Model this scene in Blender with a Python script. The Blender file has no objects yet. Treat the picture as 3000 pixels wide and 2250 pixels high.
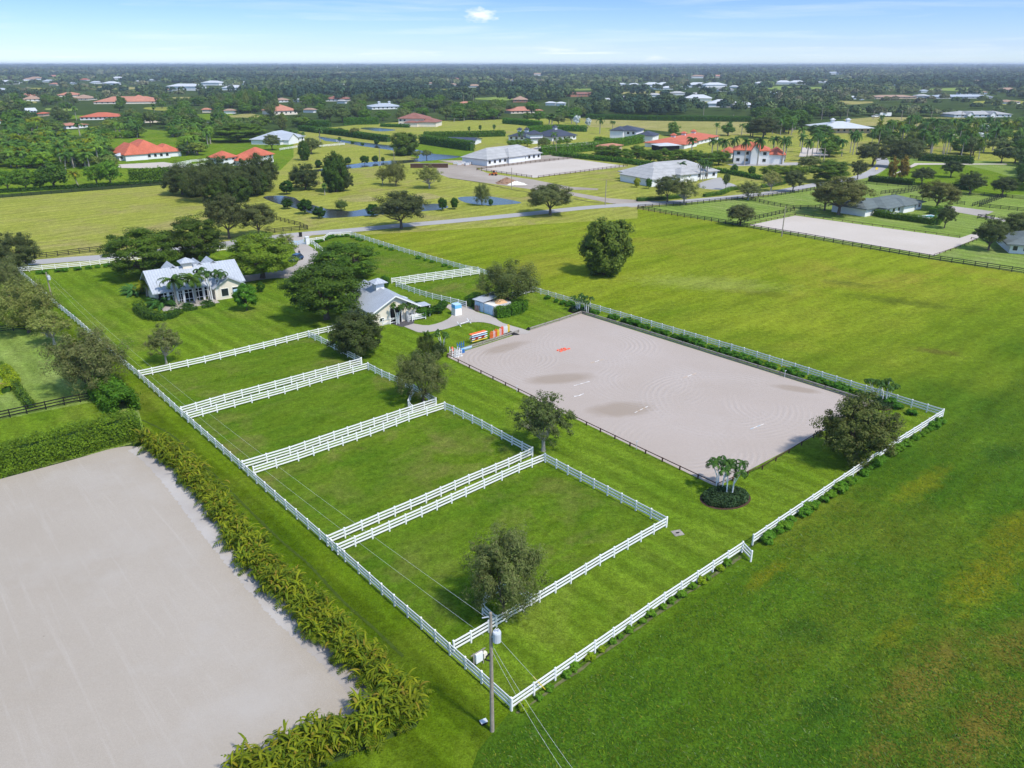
import bpy, math, random
import numpy as np
from mathutils import Vector
R = math.radians
PI = math.pi
random.seed(7)
sc = bpy.context.scene
COL = sc.collection
# ------------------------------------------------------------------ camera model (drone 46 m above flat ground, looking along +Y)
F, YH, CX, CY, CH = 2250.0, 188.0, 1500.0, 1125.0, 46.0
TH = math.atan((CY - YH) / F)
CT, ST = math.cos(TH), math.sin(TH)
def P(x, y, z=0.0):
    """photo position -> the point of the site at height z"""
    u = (x - CX) / F; v = (CY - y) / F
    dy = CT + v * ST; dz = -ST + v * CT
    t = (z - CH) / dz
    return Vector((u * t, dy * t, z))
def proj(X, Y, Z=0.0):
    d = Z - CH; zz = Y * CT - d * ST
    return CX + F * X / zz, CY - F * (Y * ST + d * CT) / zz, zz
def Hxy(X, Y, ty):
    lo, hi = 0.0, 45.0
    for _ in range(40):
        m = (lo + hi) / 2
        if proj(X, Y, m)[1] > ty: lo = m
        else: hi = m
    return lo
AX = R(41.24)      # site axis of the fences and arena
BX = R(34.7)       # axis of the house and barn
# ------------------------------------------------------------------ materials
def newmat(name):
    m = bpy.data.materials.new(name); m.use_nodes = True
    nt = m.node_tree
    return m, nt, nt.nodes['Principled BSDF']
class NB:
    """small node helper"""
    def __init__(s, nt): s.nt = nt
    def n(s, t, **kw):
        nd = s.nt.nodes.new(t)
        for k, v in kw.items():
            if k.startswith('i_'):
                nd.inputs[k[2:].replace('_', ' ')].default_value = v
            else: setattr(nd, k, v)
        return nd
    def l(s, a, b): s.nt.links.new(a, b)
    def noise(s, vec, scale, detail=4, rough=.55, dist=0.0):
        nd = s.n('ShaderNodeTexNoise'); nd.inputs['Scale'].default_value = scale
        nd.inputs['Detail'].default_value = detail; nd.inputs['Roughness'].default_value = rough
        nd.inputs['Distortion'].default_value = dist
        if vec is not None: s.l(vec, nd.inputs['Vector'])
        return nd.outputs['Fac']
    def ramp(s, fac, stops):
        nd = s.n('ShaderNodeValToRGB'); e = nd.color_ramp.elements
        while len(e) < len(stops): e.new(.5)
        for i, (p, c) in enumerate(stops):
            e[i].position = p; e[i].color = (c, c, c, 1) if not hasattr(c, '__len__') else (*c, 1)
        s.l(fac, nd.inputs['Fac']); return nd.outputs['Color']
    def mix(s, fac, a, b, bt='MIX'):
        nd = s.n('ShaderNodeMix', data_type='RGBA', blend_type=bt)
        for k, v in ((0, fac), (6, a), (7, b)):
            if hasattr(v, 'is_linked'): s.l(v, nd.inputs[k])
            elif k == 0: nd.inputs[k].default_value = v
            else: nd.inputs[k].default_value = (*v, 1)
        return nd.outputs[2]
    def math(s, op, a, b=0.0):
        nd = s.n('ShaderNodeMath', operation=op)
        for k, v in ((0, a), (1, b)):
            if hasattr(v, 'is_linked'): s.l(v, nd.inputs[k])
            else: nd.inputs[k].default_value = v
        return nd.outputs[0]
    def pos(s, rot=0.0, scale=(1, 1, 1), obj=False):
        if obj: v = s.n('ShaderNodeTexCoord').outputs['Object']
        else: v = s.n('ShaderNodeNewGeometry').outputs['Position']
        mp = s.n('ShaderNodeMapping'); mp.inputs['Rotation'].default_value = (0, 0, rot); s.l(v, mp.inputs['Vector'])
        if scale == (1, 1, 1): return mp.outputs['Vector']
        m2 = s.n('ShaderNodeMapping'); m2.inputs['Scale'].default_value = scale; s.l(mp.outputs['Vector'], m2.inputs['Vector']); return m2.outputs['Vector']
    def bump(s, h, bsdf, strength=.3, dist=.1):
        b = s.n('ShaderNodeBump'); b.inputs['Strength'].default_value = strength; b.inputs['Distance'].default_value = dist
        s.l(h, b.inputs['Height']); s.l(b.outputs['Normal'], bsdf.inputs['Normal'])
def setp(b, rough=.7, spec=.3, metal=0.0):
    b.inputs['Roughness'].default_value = rough; b.inputs['Specular IOR Level'].default_value = spec; b.inputs['Metallic'].default_value = metal
MT = {}
def plain(name, c, rough=.6, spec=.3, var=.12, scale=1.5, metal=0.0, bump=0.0):
    m, nt, b = newmat(name); k = NB(nt); setp(b, rough, spec, metal)
    v = k.pos(obj=True); f = k.noise(v, scale, 5)
    k.l(k.mix(k.ramp(f, [(.3, 0), (.7, 1)]), tuple(x * (1 - var) for x in c), tuple(min(1, x * (1 + var * .6)) for x in c)), b.inputs['Base Color'])
    if bump: k.bump(k.noise(v, scale * 12, 3), b, bump, .02)
    MT[name] = m; return m
plain('white_paint', (.80, .79, .76), .45, .4, .06, .8)
plain('white_wall', (.74, .74, .73), .7, .2, .06, .3)
plain('cream_wall', (.74, .66, .54), .75, .2, .08, .4)
plain('tan_wall', (.55, .42, .30), .8, .2, .1, .3)
plain('brown_wall', (.33, .15, .09), .8, .2, .15, .3)
plain('grey_wall', (.55, .55, .55), .8, .2, .1, .6)
plain('black_paint', (.012, .012, .011), .6, .3, .2)
plain('brown_wood', (.085, .045, .03), .8, .2, .3, 2)
plain('grey_wood', (.30, .27, .23), .85, .15, .3, 3, bump=.3)
plain('pole_wood', (.33, .28, .22), .85, .15, .25, 4, bump=.4)
plain('bark', (.13, .105, .08), .9, .1, .4, 3, bump=.6)
plain('pale_bark', (.36, .33, .28), .9, .1, .25, 3)
plain('palm_trunk', (.33, .30, .26), .85, .1, .15, 3)
plain('glass_dark', (.018, .024, .03), .12, .6, .1)
plain('dark_opening', (.012, .012, .013), .9, .1, .1)
plain('steel_grey', (.55, .57, .60), .4, .5, .08, 2)
plain('pale_blue', (.42, .60, .74), .5, .3, .05, 2)
plain('sky_blue', (.16, .45, .75), .5, .3, .05, 2)
plain('strong_blue', (.02, .13, .36), .5, .3, .1, 2)
plain('orange_paint', (.75, .16, .03), .5, .3, .08, 2)
plain('coral_paint', (.85, .14, .07), .5, .3, .05, 2)
plain('yellow_paint', (.80, .58, .05), .5, .3, .05, 2)
plain('pink_paint', (.80, .50, .48), .5, .3, .05, 2)
plain('red_paint', (.45, .03, .02), .5, .3, .05, 2)
plain('car_blue', (.012, .055, .14), .25, .6, .05, 2)
plain('rubber', (.015, .015, .016), .8, .2, .05)
plain('rust_orange', (.50, .14, .03), .7, .2, .25, 3)
plain('mulch', (.075, .045, .03), .95, .1, .4, 4, bump=.6)
plain('white_sand_heap', (.72, .68, .60), .95, .1, .1, 2, bump=.4)
plain('brown_dirt_heap', (.28, .17, .11), .95, .1, .25, 2, bump=.6)
plain('shavings', (.62, .38, .20), .95, .1, .25, 2, bump=.5)
plain('pallet_wood', (.36, .22, .15), .85, .2, .25, 3)
plain('verge_soil', (.125, .13, .055), .95, .1, .45, 2, bump=.5)
plain('furrow_turf', (.055, .085, .012), .95, .05, .3, 2)
plain('pool_water', (.12, .45, .55), .08, .5, .1)
plain('paver_dark', (.085, .08, .085), .85, .2, .25, 2)
plain('wire', (.55, .56, .56), .5, .4, .02)
def seam_roof(name, c, pitch, axis='X', depth=.35, var=.08, rough=.45, metal=.0, spec=.4):
    """standing seam / shingle / barrel tile roofs: seams every `pitch` metres along a local axis"""
    m, nt, b = newmat(name); k = NB(nt); setp(b, rough, spec, metal)
    v = k.pos(obj=True); s = k.n('ShaderNodeSeparateXYZ'); k.l(v, s.inputs[0])
    w = k.math('FRACT', k.math('MULTIPLY', s.outputs[axis], 1 / pitch))
    line = k.ramp(w, [(0, 1), (.12, 1), (.2, 0), (1, 0)])
    big = k.ramp(k.noise(v, .35, 5), [(.3, 0), (.7, 1)])
    col = k.mix(big, tuple(x * (1 - var) for x in c), tuple(min(1, x * (1 + var)) for x in c))
    sm = k.ramp(k.noise(v, 3, 4), [(.3, .85), (.7, 1.08)])
    col = k.mix(1.0, col, sm, 'MULTIPLY')
    col = k.mix(k.math('MULTIPLY', line, depth), col, tuple(x * .55 for x in c))
    k.l(col, b.inputs['Base Color']); k.bump(line, b, .5, .05)
    MT[name] = m
seam_roof('metal_roof', (.43, .455, .485), .55, 'X', .5, .05)
seam_roof('metal_roof_y', (.41, .435, .47), .55, 'Y', .6, .05)
seam_roof('red_tile', (.50, .135, .075), 1.2, 'X', .3, .14, .8, spec=.2)
seam_roof('salmon_tile', (.46, .20, .13), 1.2, 'X', .3, .14, .8, spec=.2)
seam_roof('tan_tile', (.36, .235, .165), 1.2, 'X', .3, .16, .8, spec=.2)
seam_roof('maroon_tile', (.27, .12, .09), 1.2, 'X', .3, .18, .8, spec=.2)
seam_roof('grey_tile', (.38, .375, .365), 1.0, 'Z', .35, .12, .85, spec=.2)
seam_roof('green_shingle', (.13, .155, .15), .5, 'Z', .3, .12, .9, spec=.2)
seam_roof('slate_roof', (.045, .052, .075), .6, 'Z', .3, .15, .6)
seam_roof('white_roof', (.55, .56, .57), .8, 'X', .2, .06, .5)
def turf(name, dark, mid, light, dry, dry_amt=.25, stripe=0.0, sdir=AX, swid=2.2, big=.03, fine=1.0, bump=.6, speck=.0, second=None, patches=()):
    """grass: broad patches, dry patches, mowing stripes, clumps and blade grain"""
    m, nt, b = newmat(name); k = NB(nt); setp(b, 1.0, 0.0)
    v = k.pos(); vs = k.pos(rot=-sdir, scale=(.28, 1, 1))
    a = k.ramp(k.noise(v, big, 6, .62), [(.34, 0), (.66, 1)])
    a2 = k.ramp(k.noise(vs, big * 6, 5, .6, .4), [(.32, 0), (.68, 1)])
    g = k.ramp(k.noise(v, 1.3 * fine, 6, .75), [(.28, 0), (.72, 1)])
    d = k.ramp(k.noise(v, big * 2.7, 7, .68, .6), [(.47, 0), (.64, 1)])
    d2 = k.ramp(k.noise(v, big * .8, 3, .5), [(.38, 0), (.58, 1)])
    dd = k.math('MULTIPLY', k.math('MULTIPLY', d, d2), dry_amt)
    def pal(D, M_, L_, Y_): return k.mix(dd, k.mix(k.math('MULTIPLY', a2, .65), k.mix(a, D, M_), L_), Y_)
    col = pal(dark, mid, light, dry)
    if second:
        sx = k.n('ShaderNodeSeparateXYZ'); k.l(v, sx.inputs[0])
        yy = k.math('ADD', sx.outputs['Y'], k.math('MULTIPLY', k.math('SUBTRACT', k.noise(v, .025, 5, .6), .5), 90.0))
        yy = k.math('ADD', yy, k.math('MULTIPLY', sx.outputs['X'], -.12))
        col = k.mix(k.ramp(k.math('DIVIDE', yy, 200.0), [(.42, 0), (.74, 1)]), pal(*second), col)
    for (p, rx, ry, rot, pc, amt) in patches:
        mp = k.n('ShaderNodeMapping', vector_type='TEXTURE'); mp.inputs['Location'].default_value = (p.x, p.y, 0)
        mp.inputs['Rotation'].default_value = (0, 0, rot); mp.inputs['Scale'].default_value = (rx, ry, 1)
        k.l(v, mp.inputs['Vector']); ln = k.n('ShaderNodeVectorMath', operation='LENGTH'); k.l(mp.outputs[0], ln.inputs[0])
        r = k.math('ADD', ln.outputs['Value'], k.math('MULTIPLY', k.math('SUBTRACT', k.noise(v, .45, 6, .7), .5), 2.2))
        col = k.mix(k.math('MULTIPLY', k.ramp(r, [(.3, 1), (1.1, 0)]), amt), col, pc)
    if stripe:
        s = k.n('ShaderNodeSeparateXYZ'); k.l(k.pos(rot=-sdir), s.inputs[0])
        wob = k.math('MULTIPLY', k.noise(v, .05, 2), 3.0)
        w = k.math('SINE', k.math('MULTIPLY', k.math('ADD', s.outputs['Y'], wob), PI / swid))
        st = k.ramp(k.math('ADD', k.math('MULTIPLY', w, .5), .5), [(.3, 1 - stripe), (.7, 1 + stripe * .6)])
        col = k.mix(1.0, col, st, 'MULTIPLY')
    col = k.mix(.9, col, k.ramp(g, [(0, .60), (.5, 1.0), (1, 1.42)]), 'MULTIPLY')
    mid_n = k.noise(vs, .6 * fine, 5, .7)
    col = k.mix(.9, col, k.ramp(mid_n, [(.3, .78), (.5, 1.0), (.7, 1.22)]), 'MULTIPLY')
    tuft = k.noise(v, 6.5 * fine, 5, .8)
    col = k.mix(.9, col, k.ramp(tuft, [(.32, .45), (.5, 1.0), (.68, 1.5)]), 'MULTIPLY')
    if speck:
        sp = k.ramp(k.noise(v, 2.2, 3, .8), [(.60, 0), (.70, 1)])
        spz = k.ramp(k.noise(v, .05, 4, .6), [(.48, 0), (.6, 1)])
        col = k.mix(k.math('MULTIPLY', k.math('MULTIPLY', sp, spz), speck), col, (.22, .30, .13))
    k.l(col, b.inputs['Base Color'])
    k.bump(k.math('ADD', tuft, k.math('MULTIPLY', g, 1.3)), b, bump, .25)
    MT[name] = m
BRN, YEL, DGR = (.145, .120, .020), (.17, .17, .010), (.03, .080, .011)
turf('lawn_turf', (.082, .158, .010), (.125, .206, .012), (.165, .232, .018), (.20, .22, .04), .5, .10, AX + PI / 2, 1.6)
turf('paddock_turf', (.062, .132, .008), (.096, .170, .010), (.135, .192, .014), (.175, .168, .045), .75, .0, AX, 2, .055)
turf('field_turf', (.120, .178, .008), (.180, .234, .011), (.250, .285, .026), (.25, .225, .03), .8, .06, AX, 3.4, .016, .8, .6, .5,
     ((.038, .100, .009), (.062, .138, .009), (.106, .166, .009), (.138, .152, .016)),
     [(P(2700, 1990), 10, 2.8, AX, BRN, .85), (P(2890, 2110), 10, 2.8, AX - .1, BRN, .9), (P(2560, 2240), 5.5, 2, AX, BRN, .75), (P(2800, 2230), 6, 2, AX + .1, BRN, .8), (P(2960, 1890), 6, 2.4, AX, BRN, .8), (P(2880, 1700), 9, 2.6, AX, YEL, .8), (P(2980, 1560), 8, 2.6, AX, YEL, .7), (P(2620, 1850), 4, 1.0, AX, YEL, .5), (P(2250, 1680), 5, 1.0, AX, YEL, .7), (P(2700, 1420), 8, 2, AX, YEL, .6), (P(2420, 2070), 3.2, 2.0, .3, DGR, .7), (P(2350, 1850), 3.5, 2, .3, DGR, .6), (P(2930, 1330), 6, 3, .5, DGR, .6), (P(2650, 885), 16, 4, -.5, (.085, .11, .012), .7), (P(2240, 860), 9, 4, -.4, (.12, .13, .014), .6), (P(2480, 830), 8, 3, -.5, (.11, .12, .02), .6), (P(2740, 1030), 5, 2, -.4, (.10, .085, .02), .7), (P(2080, 830), 22, 8, -.2, (.25, .28, .06), .6), (P(2300, 950), 20, 7, -.2, (.23, .27, .02), .6)])
turf('strip_turf', (.066, .128, .005), (.098, .160, .006), (.126, .178, .009), (.185, .20, .03), .45, .20, AX + PI / 2, 2.4)
turf('olive_turf', (.205, .232, .034), (.255, .268, .045), (.295, .295, .062), (.27, .225, .09), .8, .07, BX + .2, 2.6, .02, .6, .35)
turf('pale_turf', (.145, .225, .035), (.19, .268, .05), (.24, .30, .07), (.27, .28, .12), .5, .10, AX + PI / 2, 2.0)
turf('dry_turf', (.22, .22, .055), (.28, .26, .08), (.33, .29, .11), (.36, .28, .15), .7, .05, AX, 4, .012, .5, .3)
turf('scrub_turf', (.030, .055, .014), (.042, .07, .018), (.06, .09, .022), (.10, .11, .045), .3, .0, AX, 3, .006, .4, .3)
def sandmat(name, c, dark, rake=0.0, centers=(), damp=(), grain=1.0, pale=None):
    m, nt, b = newmat(name); k = NB(nt); setp(b, .95, .1)
    v = k.pos()
    col = k.mix(k.ramp(k.noise(v, .045, 5, .6), [(.3, 0), (.7, 1)]), dark, c)
    h = k.noise(v, 9 * grain, 5, .7)
    col = k.mix(.7, col, k.ramp(h, [(.25, .80), (.75, 1.15)]), 'MULTIPLY')
    if damp:
        for (p, rx, ry, rot) in damp:
            mp = k.n('ShaderNodeMapping', vector_type='TEXTURE'); mp.inputs['Location'].default_value = (p.x, p.y, 0)
            mp.inputs['Rotation'].default_value = (0, 0, rot); mp.inputs['Scale'].default_value = (rx, ry, 1)
            k.l(v, mp.inputs['Vector'])
            ln = k.n('ShaderNodeVectorMath', operation='LENGTH'); k.l(mp.outputs[0], ln.inputs[0])
            r = k.math('ADD', ln.outputs['Value'], k.math('MULTIPLY', k.math('SUBTRACT', k.noise(v, .35, 4), .5), .55))
            col = k.mix(k.math('MULTIPLY', k.ramp(r, [(.55, 1), (1.0, 0)]), .75), col, (.285, .225, .17))
    if rake:
        tot = None
        for i, (p, rmax) in enumerate(centers):
            sub = k.n('ShaderNodeVectorMath', operation='DISTANCE'); k.l(v, sub.inputs[0]); sub.inputs[1].default_value = (p.x, p.y, 0)
            rr = k.math('ADD', sub.outputs['Value'], k.math('MULTIPLY', k.noise(v, .12, 3), 1.6))
            w = k.math('ADD', k.math('MULTIPLY', k.math('SINE', k.math('MULTIPLY', rr, 7.5)), .5), .5)
            mask = k.ramp(k.math('DIVIDE', sub.outputs['Value'], rmax), [(.25, 0), (.5, 1), (.85, 1), (1.0, 0)])
            gate = k.ramp(k.noise(v, .11, 3, .5), [(.38, 0), (.6, 1)])
            w = k.math('MULTIPLY', k.math('MULTIPLY', w, mask), gate)
            tot = w if tot is None else k.math('MAXIMUM', tot, w)
        col = k.mix(k.math('MULTIPLY', tot, rake), col, (.52, .48, .46))
        h = k.math('ADD', h, k.math('MULTIPLY', tot, 1.2))
    if name == 'near_sand':
        tr_ = k.noise(k.pos(rot=-AX - PI / 2, scale=(.05, 1.2, 1)), 1.0, 4, .7)
        col = k.mix(k.ramp(tr_, [(.55, 0), (.70, .30)]), col, (.45, .405, .355))
        db = k.ramp(k.noise(v, 1.1, 2, .9), [(.775, 0), (.79, 1)]); col = k.mix(k.math('MULTIPLY', db, .8), col, (.10, .08, .06))
    if pale:
        col = k.mix(k.ramp(k.noise(v, .08, 5, .6), [(.5, 0), (.72, .7)]), col, pale)
    k.l(col, b.inputs['Base Color']); k.bump(h, b, .5, .06)
    MT[name] = m
ac = [(P(1650, 1060), 13), (P(1900, 1120), 11), (P(2120, 1180), 14), (P(1990, 1300), 12), (P(1750, 1010), 12), (P(2330, 1190), 11), (P(1500, 1050), 9)]
dm = [(P(1640, 1110), 6.5, 2.4, AX - .5), (P(1820, 1200), 6.0, 3.0, AX - .5), (P(1480, 1020), 6, 2, AX), (P(2330, 1140), 4, 1.5, -.4)]
sandmat('arena_sand', (.415, .350, .305), (.375, .312, .262), .13, ac, dm)
sandmat('near_sand', (.395, .345, .288), (.345, .296, .238), 0, (), (), 1.2, (.41, .37, .325))
sandmat('white_sand', (.52, .46, .40), (.46, .40, .335), 0, (), (), .6)
sandmat('shell_sand', (.50, .47, .44), (.26, .22, .19), 0, (), (), 2)
sandmat('dirt', (.40, .345, .29), (.27, .225, .18), 0, (), (), .8)
sandmat('road_paving', (.38, .365, .35), (.33, .315, .30), 0, (), (), .8)
sandmat('drive_paving', (.44, .395, .35), (.33, .295, .26), 0, (), (), .8)
m, nt, b = newmat('pond_water'); k = NB(nt); setp(b, .16, .28); b.inputs['Base Color'].default_value = (.035, .038, .034, 1)
v = k.pos(); k.bump(k.noise(v, 1.2, 4, .6), b, .25, .12); MT['pond_water'] = m
m, nt, b = newmat('lily_water'); k = NB(nt); setp(b, .25, .5); v = k.pos()
k.l(k.mix(k.ramp(k.noise(v, 1.3, 4, .7), [(.5, 0), (.58, 1)]), (.03, .04, .045), (.09, .13, .07)), b.inputs['Base Color']); MT['lily_water'] = m
def leafmat(name, c1, c2, trans=.25, dead=None):
    """foliage: random tone per leaf, per clump noise, tinted by the object's own colour"""
    m, nt, b = newmat(name); k = NB(nt); setp(b, .6, .12)
    g = k.n('ShaderNodeNewGeometry'); oi = k.n('ShaderNodeObjectInfo')
    col = k.mix(g.outputs['Random Per Island'], c1, c2)
    nz = k.ramp(k.noise(k.pos(obj=True), .55, 3), [(.3, .7), (.7, 1.25)])
    col = k.mix(1.0, col, nz, 'MULTIPLY')
    if dead:
        col = k.mix(k.ramp(g.outputs['Random Per Island'], [(.92, 0), (.95, .7)]), col, dead)
    col = k.mix(1.0, col, oi.outputs['Color'], 'MULTIPLY')
    k.l(col, b.inputs['Base Color'])
    tr = k.n('ShaderNodeBsdfTranslucent'); k.l(k.mix(1.0, col, (1.25, 1.35, .7), 'MULTIPLY'), tr.inputs['Color'])
    mx = k.n('ShaderNodeMixShader'); mx.inputs[0].default_value = trans
    out = nt.nodes['Material Output']
    k.l(b.outputs[0], mx.inputs[1]); k.l(tr.outputs[0], mx.inputs[2]); k.l(mx.outputs[0], out.inputs['Surface'])
    MT[name] = m
leafmat('leaf_oak', (.090, .125, .030), (.215, .245, .080), .25, (.17, .14, .075))
leafmat('leaf_green', (.075, .145, .016), (.180, .265, .034), .25)
leafmat('leaf_bright', (.070, .19, .014), (.15, .30, .03), .3)
leafmat('leaf_hedge', (.075, .15, .012), (.17, .27, .022), .25)
leafmat('leaf_palm', (.065, .14, .025), (.155, .245, .045), .2)
leafmat('leaf_areca', (.085, .145, .008), (.27, .285, .012), .3, (.26, .17, .03))
leafmat('leaf_silver', (.42, .47, .46), (.60, .64, .62), .1)
leafmat('leaf_bed', (.022, .05, .016), (.05, .09, .03), .15)
m, nt, b = newmat('woods'); k = NB(nt); setp(b, .8, .1)
at = k.n('ShaderNodeAttribute', attribute_name='tone'); g = k.n('ShaderNodeNewGeometry')
k.l(k.mix(1.0, at.outputs['Color'], k.ramp(g.outputs['Random Per Island'], [(0, .6), (1, 1.35)]), 'MULTIPLY'), b.inputs['Base Color']); MT['woods'] = m
# ------------------------------------------------------------------ mesh helpers
class MB:
    def __init__(s): s.v = []; s.f = []
    def add(s, vs, fs):
        o = len(s.v); s.v += [tuple(q) for q in vs]; s.f += [tuple(i + o for i in f) for f in fs]; return s
    def box(s, c, d, rz=0.0, taper=1.0):
        x, y, z = d[0] / 2, d[1] / 2, d[2] / 2; ca, sa = math.cos(rz), math.sin(rz); vs = []
        for zz, t in ((-z, 1.0), (z, taper)):
            for a, bb in ((-x, -y), (x, -y), (x, y), (-x, y)):
                a *= t; bb *= t; vs.append((c[0] + a * ca - bb * sa, c[1] + a * sa + bb * ca, c[2] + zz))
        return s.add(vs, [(3, 2, 1, 0), (4, 5, 6, 7), (0, 1, 5, 4), (1, 2, 6, 5), (2, 3, 7, 6), (3, 0, 4, 7)])
    def beam(s, a, b, w, h):
        a = Vector(a); b = Vector(b); d = (b - a); L = d.length; d.normalize()
        up = Vector((0, 0, 1)); sd = d.cross(up)
        if sd.length < 1e-4: sd = Vector((1, 0, 0))
        sd.normalize(); up = sd.cross(d); vs = []
        for q in (a, b):
            for i, j in ((-1, -1), (1, -1), (1, 1), (-1, 1)): vs.append(q + sd * (w / 2 * i) + up * (h / 2 * j))
        return s.add(vs, [(0, 1, 2, 3), (7, 6, 5, 4), (0, 4, 5, 1), (1, 5, 6, 2), (2, 6, 7, 3), (3, 7, 4, 0)])
    def tube(s, pts, rad, n=7):
        pts = [Vector(p) for p in pts]; rings = []
        for i, p in enumerate(pts):
            d = (pts[min(i + 1, len(pts) - 1)] - pts[max(i - 1, 0)]).normalized()
            a = d.cross(Vector((0, 0, 1)) if abs(d.z) < .9 else Vector((1, 0, 0))).normalized(); c = d.cross(a)
            r = rad[i] if hasattr(rad, '__len__') else rad
            rings.append([p + (a * math.cos(2 * PI * j / n) + c * math.sin(2 * PI * j / n)) * r for j in range(n)])
        vs = [q for r in rings for q in r]; fs = []
        for i in range(len(pts) - 1):
            for j in range(n): fs.append((i * n + j, i * n + (j + 1) % n, (i + 1) * n + (j + 1) % n, (i + 1) * n + j))
        fs.append(tuple(range(n))[::-1]); fs.append(tuple((len(pts) - 1) * n + j for j in range(n)))
        return s.add(vs, fs)
    def mesh(s, name, mat):
        me = bpy.data.meshes.new(name); me.from_pydata(s.v, [], s.f); me.materials.append(MT[mat]); me.update(); return me
    def build(s, name, mat, parent=None, loc=(0, 0, 0), rz=0.0):
        return link(name, s.mesh(name, mat), parent, loc, rz)
def link(name, me, parent=None, loc=(0, 0, 0), rz=0.0):
    o = bpy.data.objects.new(name, me); COL.objects.link(o); o.location = loc; o.rotation_euler = (0, 0, rz)
    if parent: o.parent = parent
    return o
def tag(o, label=None, cat=None, group=None, kind=None):
    if label: o['label'] = label
    if cat: o['category'] = cat
    if group: o['group'] = group
    if kind: o['kind'] = kind
    return o
def thing(name, label, cat, loc=(0, 0, 0), rz=0.0, group=None):
    o = bpy.data.objects.new(name, None); COL.objects.link(o); o.location = loc; o.rotation_euler = (0, 0, rz)
    o.empty_display_size = .3
    return tag(o, label, cat, group)
def copy_tree(o, parent=None):
    c = o.copy(); COL.objects.link(c); c.parent = parent
    for ch in o.children: copy_tree(ch, c)
    return c
def npmesh(name, V, Q, mat, tone=None):
    """quads from numpy arrays"""
    me = bpy.data.meshes.new(name); n = len(Q)
    me.vertices.add(len(V)); me.vertices.foreach_set('co', np.asarray(V, np.float32).ravel())
    me.loops.add(n * 4); me.loops.foreach_set('vertex_index', np.asarray(Q, np.int32).ravel())
    me.polygons.add(n); me.polygons.foreach_set('loop_start', np.arange(0, n * 4, 4, dtype=np.int32))
    if tone is not None:
        a = me.attributes.new('tone', 'FLOAT_COLOR', 'POINT'); a.data.foreach_set('color', np.asarray(tone, np.float32).ravel())
    me.update(calc_edges=True); me.validate(); me.materials.append(MT[mat]); return me
def smooth(pts, n=6, closed=False):
    out = []; N = len(pts)
    for i in range(N if closed else N - 1):
        g = (lambda j: pts[j % N]) if closed else (lambda j: pts[max(0, min(N - 1, j))])
        a, b, c, d = g(i - 1), g(i), g(i + 1), g(i + 2)
        for t in range(n):
            u = t / n
            out.append(tuple(.5 * ((2 * b[q]) + (-a[q] + c[q]) * u + (2 * a[q] - 5 * b[q] + 4 * c[q] - d[q]) * u * u + (-a[q] + 3 * b[q] - 3 * c[q] + d[q]) * u ** 3) for q in range(2)))
    if not closed: out.append(tuple(pts[-1][:2]))
    return out
def sheet(name, px, z, mat, curve=0, world=False):
    pts = [tuple(q) if world else tuple(P(*q)[:2]) for q in px]
    if curve: pts = smooth(pts, curve, True)
    ar = sum(pts[i][0] * pts[(i + 1) % len(pts)][1] - pts[(i + 1) % len(pts)][0] * pts[i][1] for i in range(len(pts)))
    if ar < 0: pts = pts[::-1]
    return tag(MB().add([(x, y, z) for x, y in pts], [tuple(range(len(pts)))]).build(name, mat), kind='structure')
def ribbon(name, px, w, z, mat, curve=6, wob=0.0):
    pts = smooth([tuple(P(*q)[:2]) for q in px], curve); m = MB(); vs = []
    for i, p in enumerate(pts):
        a = Vector(pts[max(0, i - 1)]); c = Vector(pts[min(len(pts) - 1, i + 1)]); d = (c - a).normalized(); nn = Vector((-d.y, d.x))
        for sg in (1, -1):
            ww = w / 2 * (1 + random.uniform(-wob, wob)); vs.append((p[0] + nn.x * ww * sg, p[1] + nn.y * ww * sg, z))
    m.add(vs, [(2 * i + 1, 2 * i + 3, 2 * i + 2, 2 * i) for i in range(len(pts) - 1)])
    return tag(m.build(name, mat), kind='structure')
# ------------------------------------------------------------------ GROUND
S = 16000
sheet('ground', [(-S, -600), (S, -600), (S, S), (-S, S)], 0, 'scrub_turf', world=True)
sheet('field', [(1028, 693), (1100, 680), (1330, 656), (1600, 633), (1868, 612), (2168, 662), (2497, 721), (2721, 759), (3000, 801), (3700, 900), (3900, 2500), (1000, 2500), (1250, 2130), (1497, 2083), (2190, 1612), (2760, 1223), (1584, 863), (1401, 799)], .02, 'field_turf')
sheet('rough_grass', [(520, 640), (560, 505), (820, 440), (880, 380), (1190, 356), (1700, 345), (1960, 400), (2400, 378), (3000, 380), (3400, 500), (3400, 860), (2400, 640), (1000, 705)], .01, 'olive_turf')
sheet('lawn', [(1497, 2082), (1051, 1679), (633, 1309), (333, 1043), (89, 829), (54, 797), (325, 770), (850, 715), (967, 692), (1028, 691), (1401, 799), (1584, 863), (2216, 1051), (2760, 1222), (2176, 1612)], .04, 'lawn_turf')
sheet('grass_strip', [(1497, 2083), (1051, 1681), (633, 1311), (333, 1045), (60, 800), (-60, 760), (-200, 800), (-100, 960), (180, 1010), (400, 1230), (470, 1290), (800, 1640), (1240, 2080), (1220, 2130), (900, 2270), (800, 2500), (1300, 2500), (1400, 2200)], .03, 'strip_turf')
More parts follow.
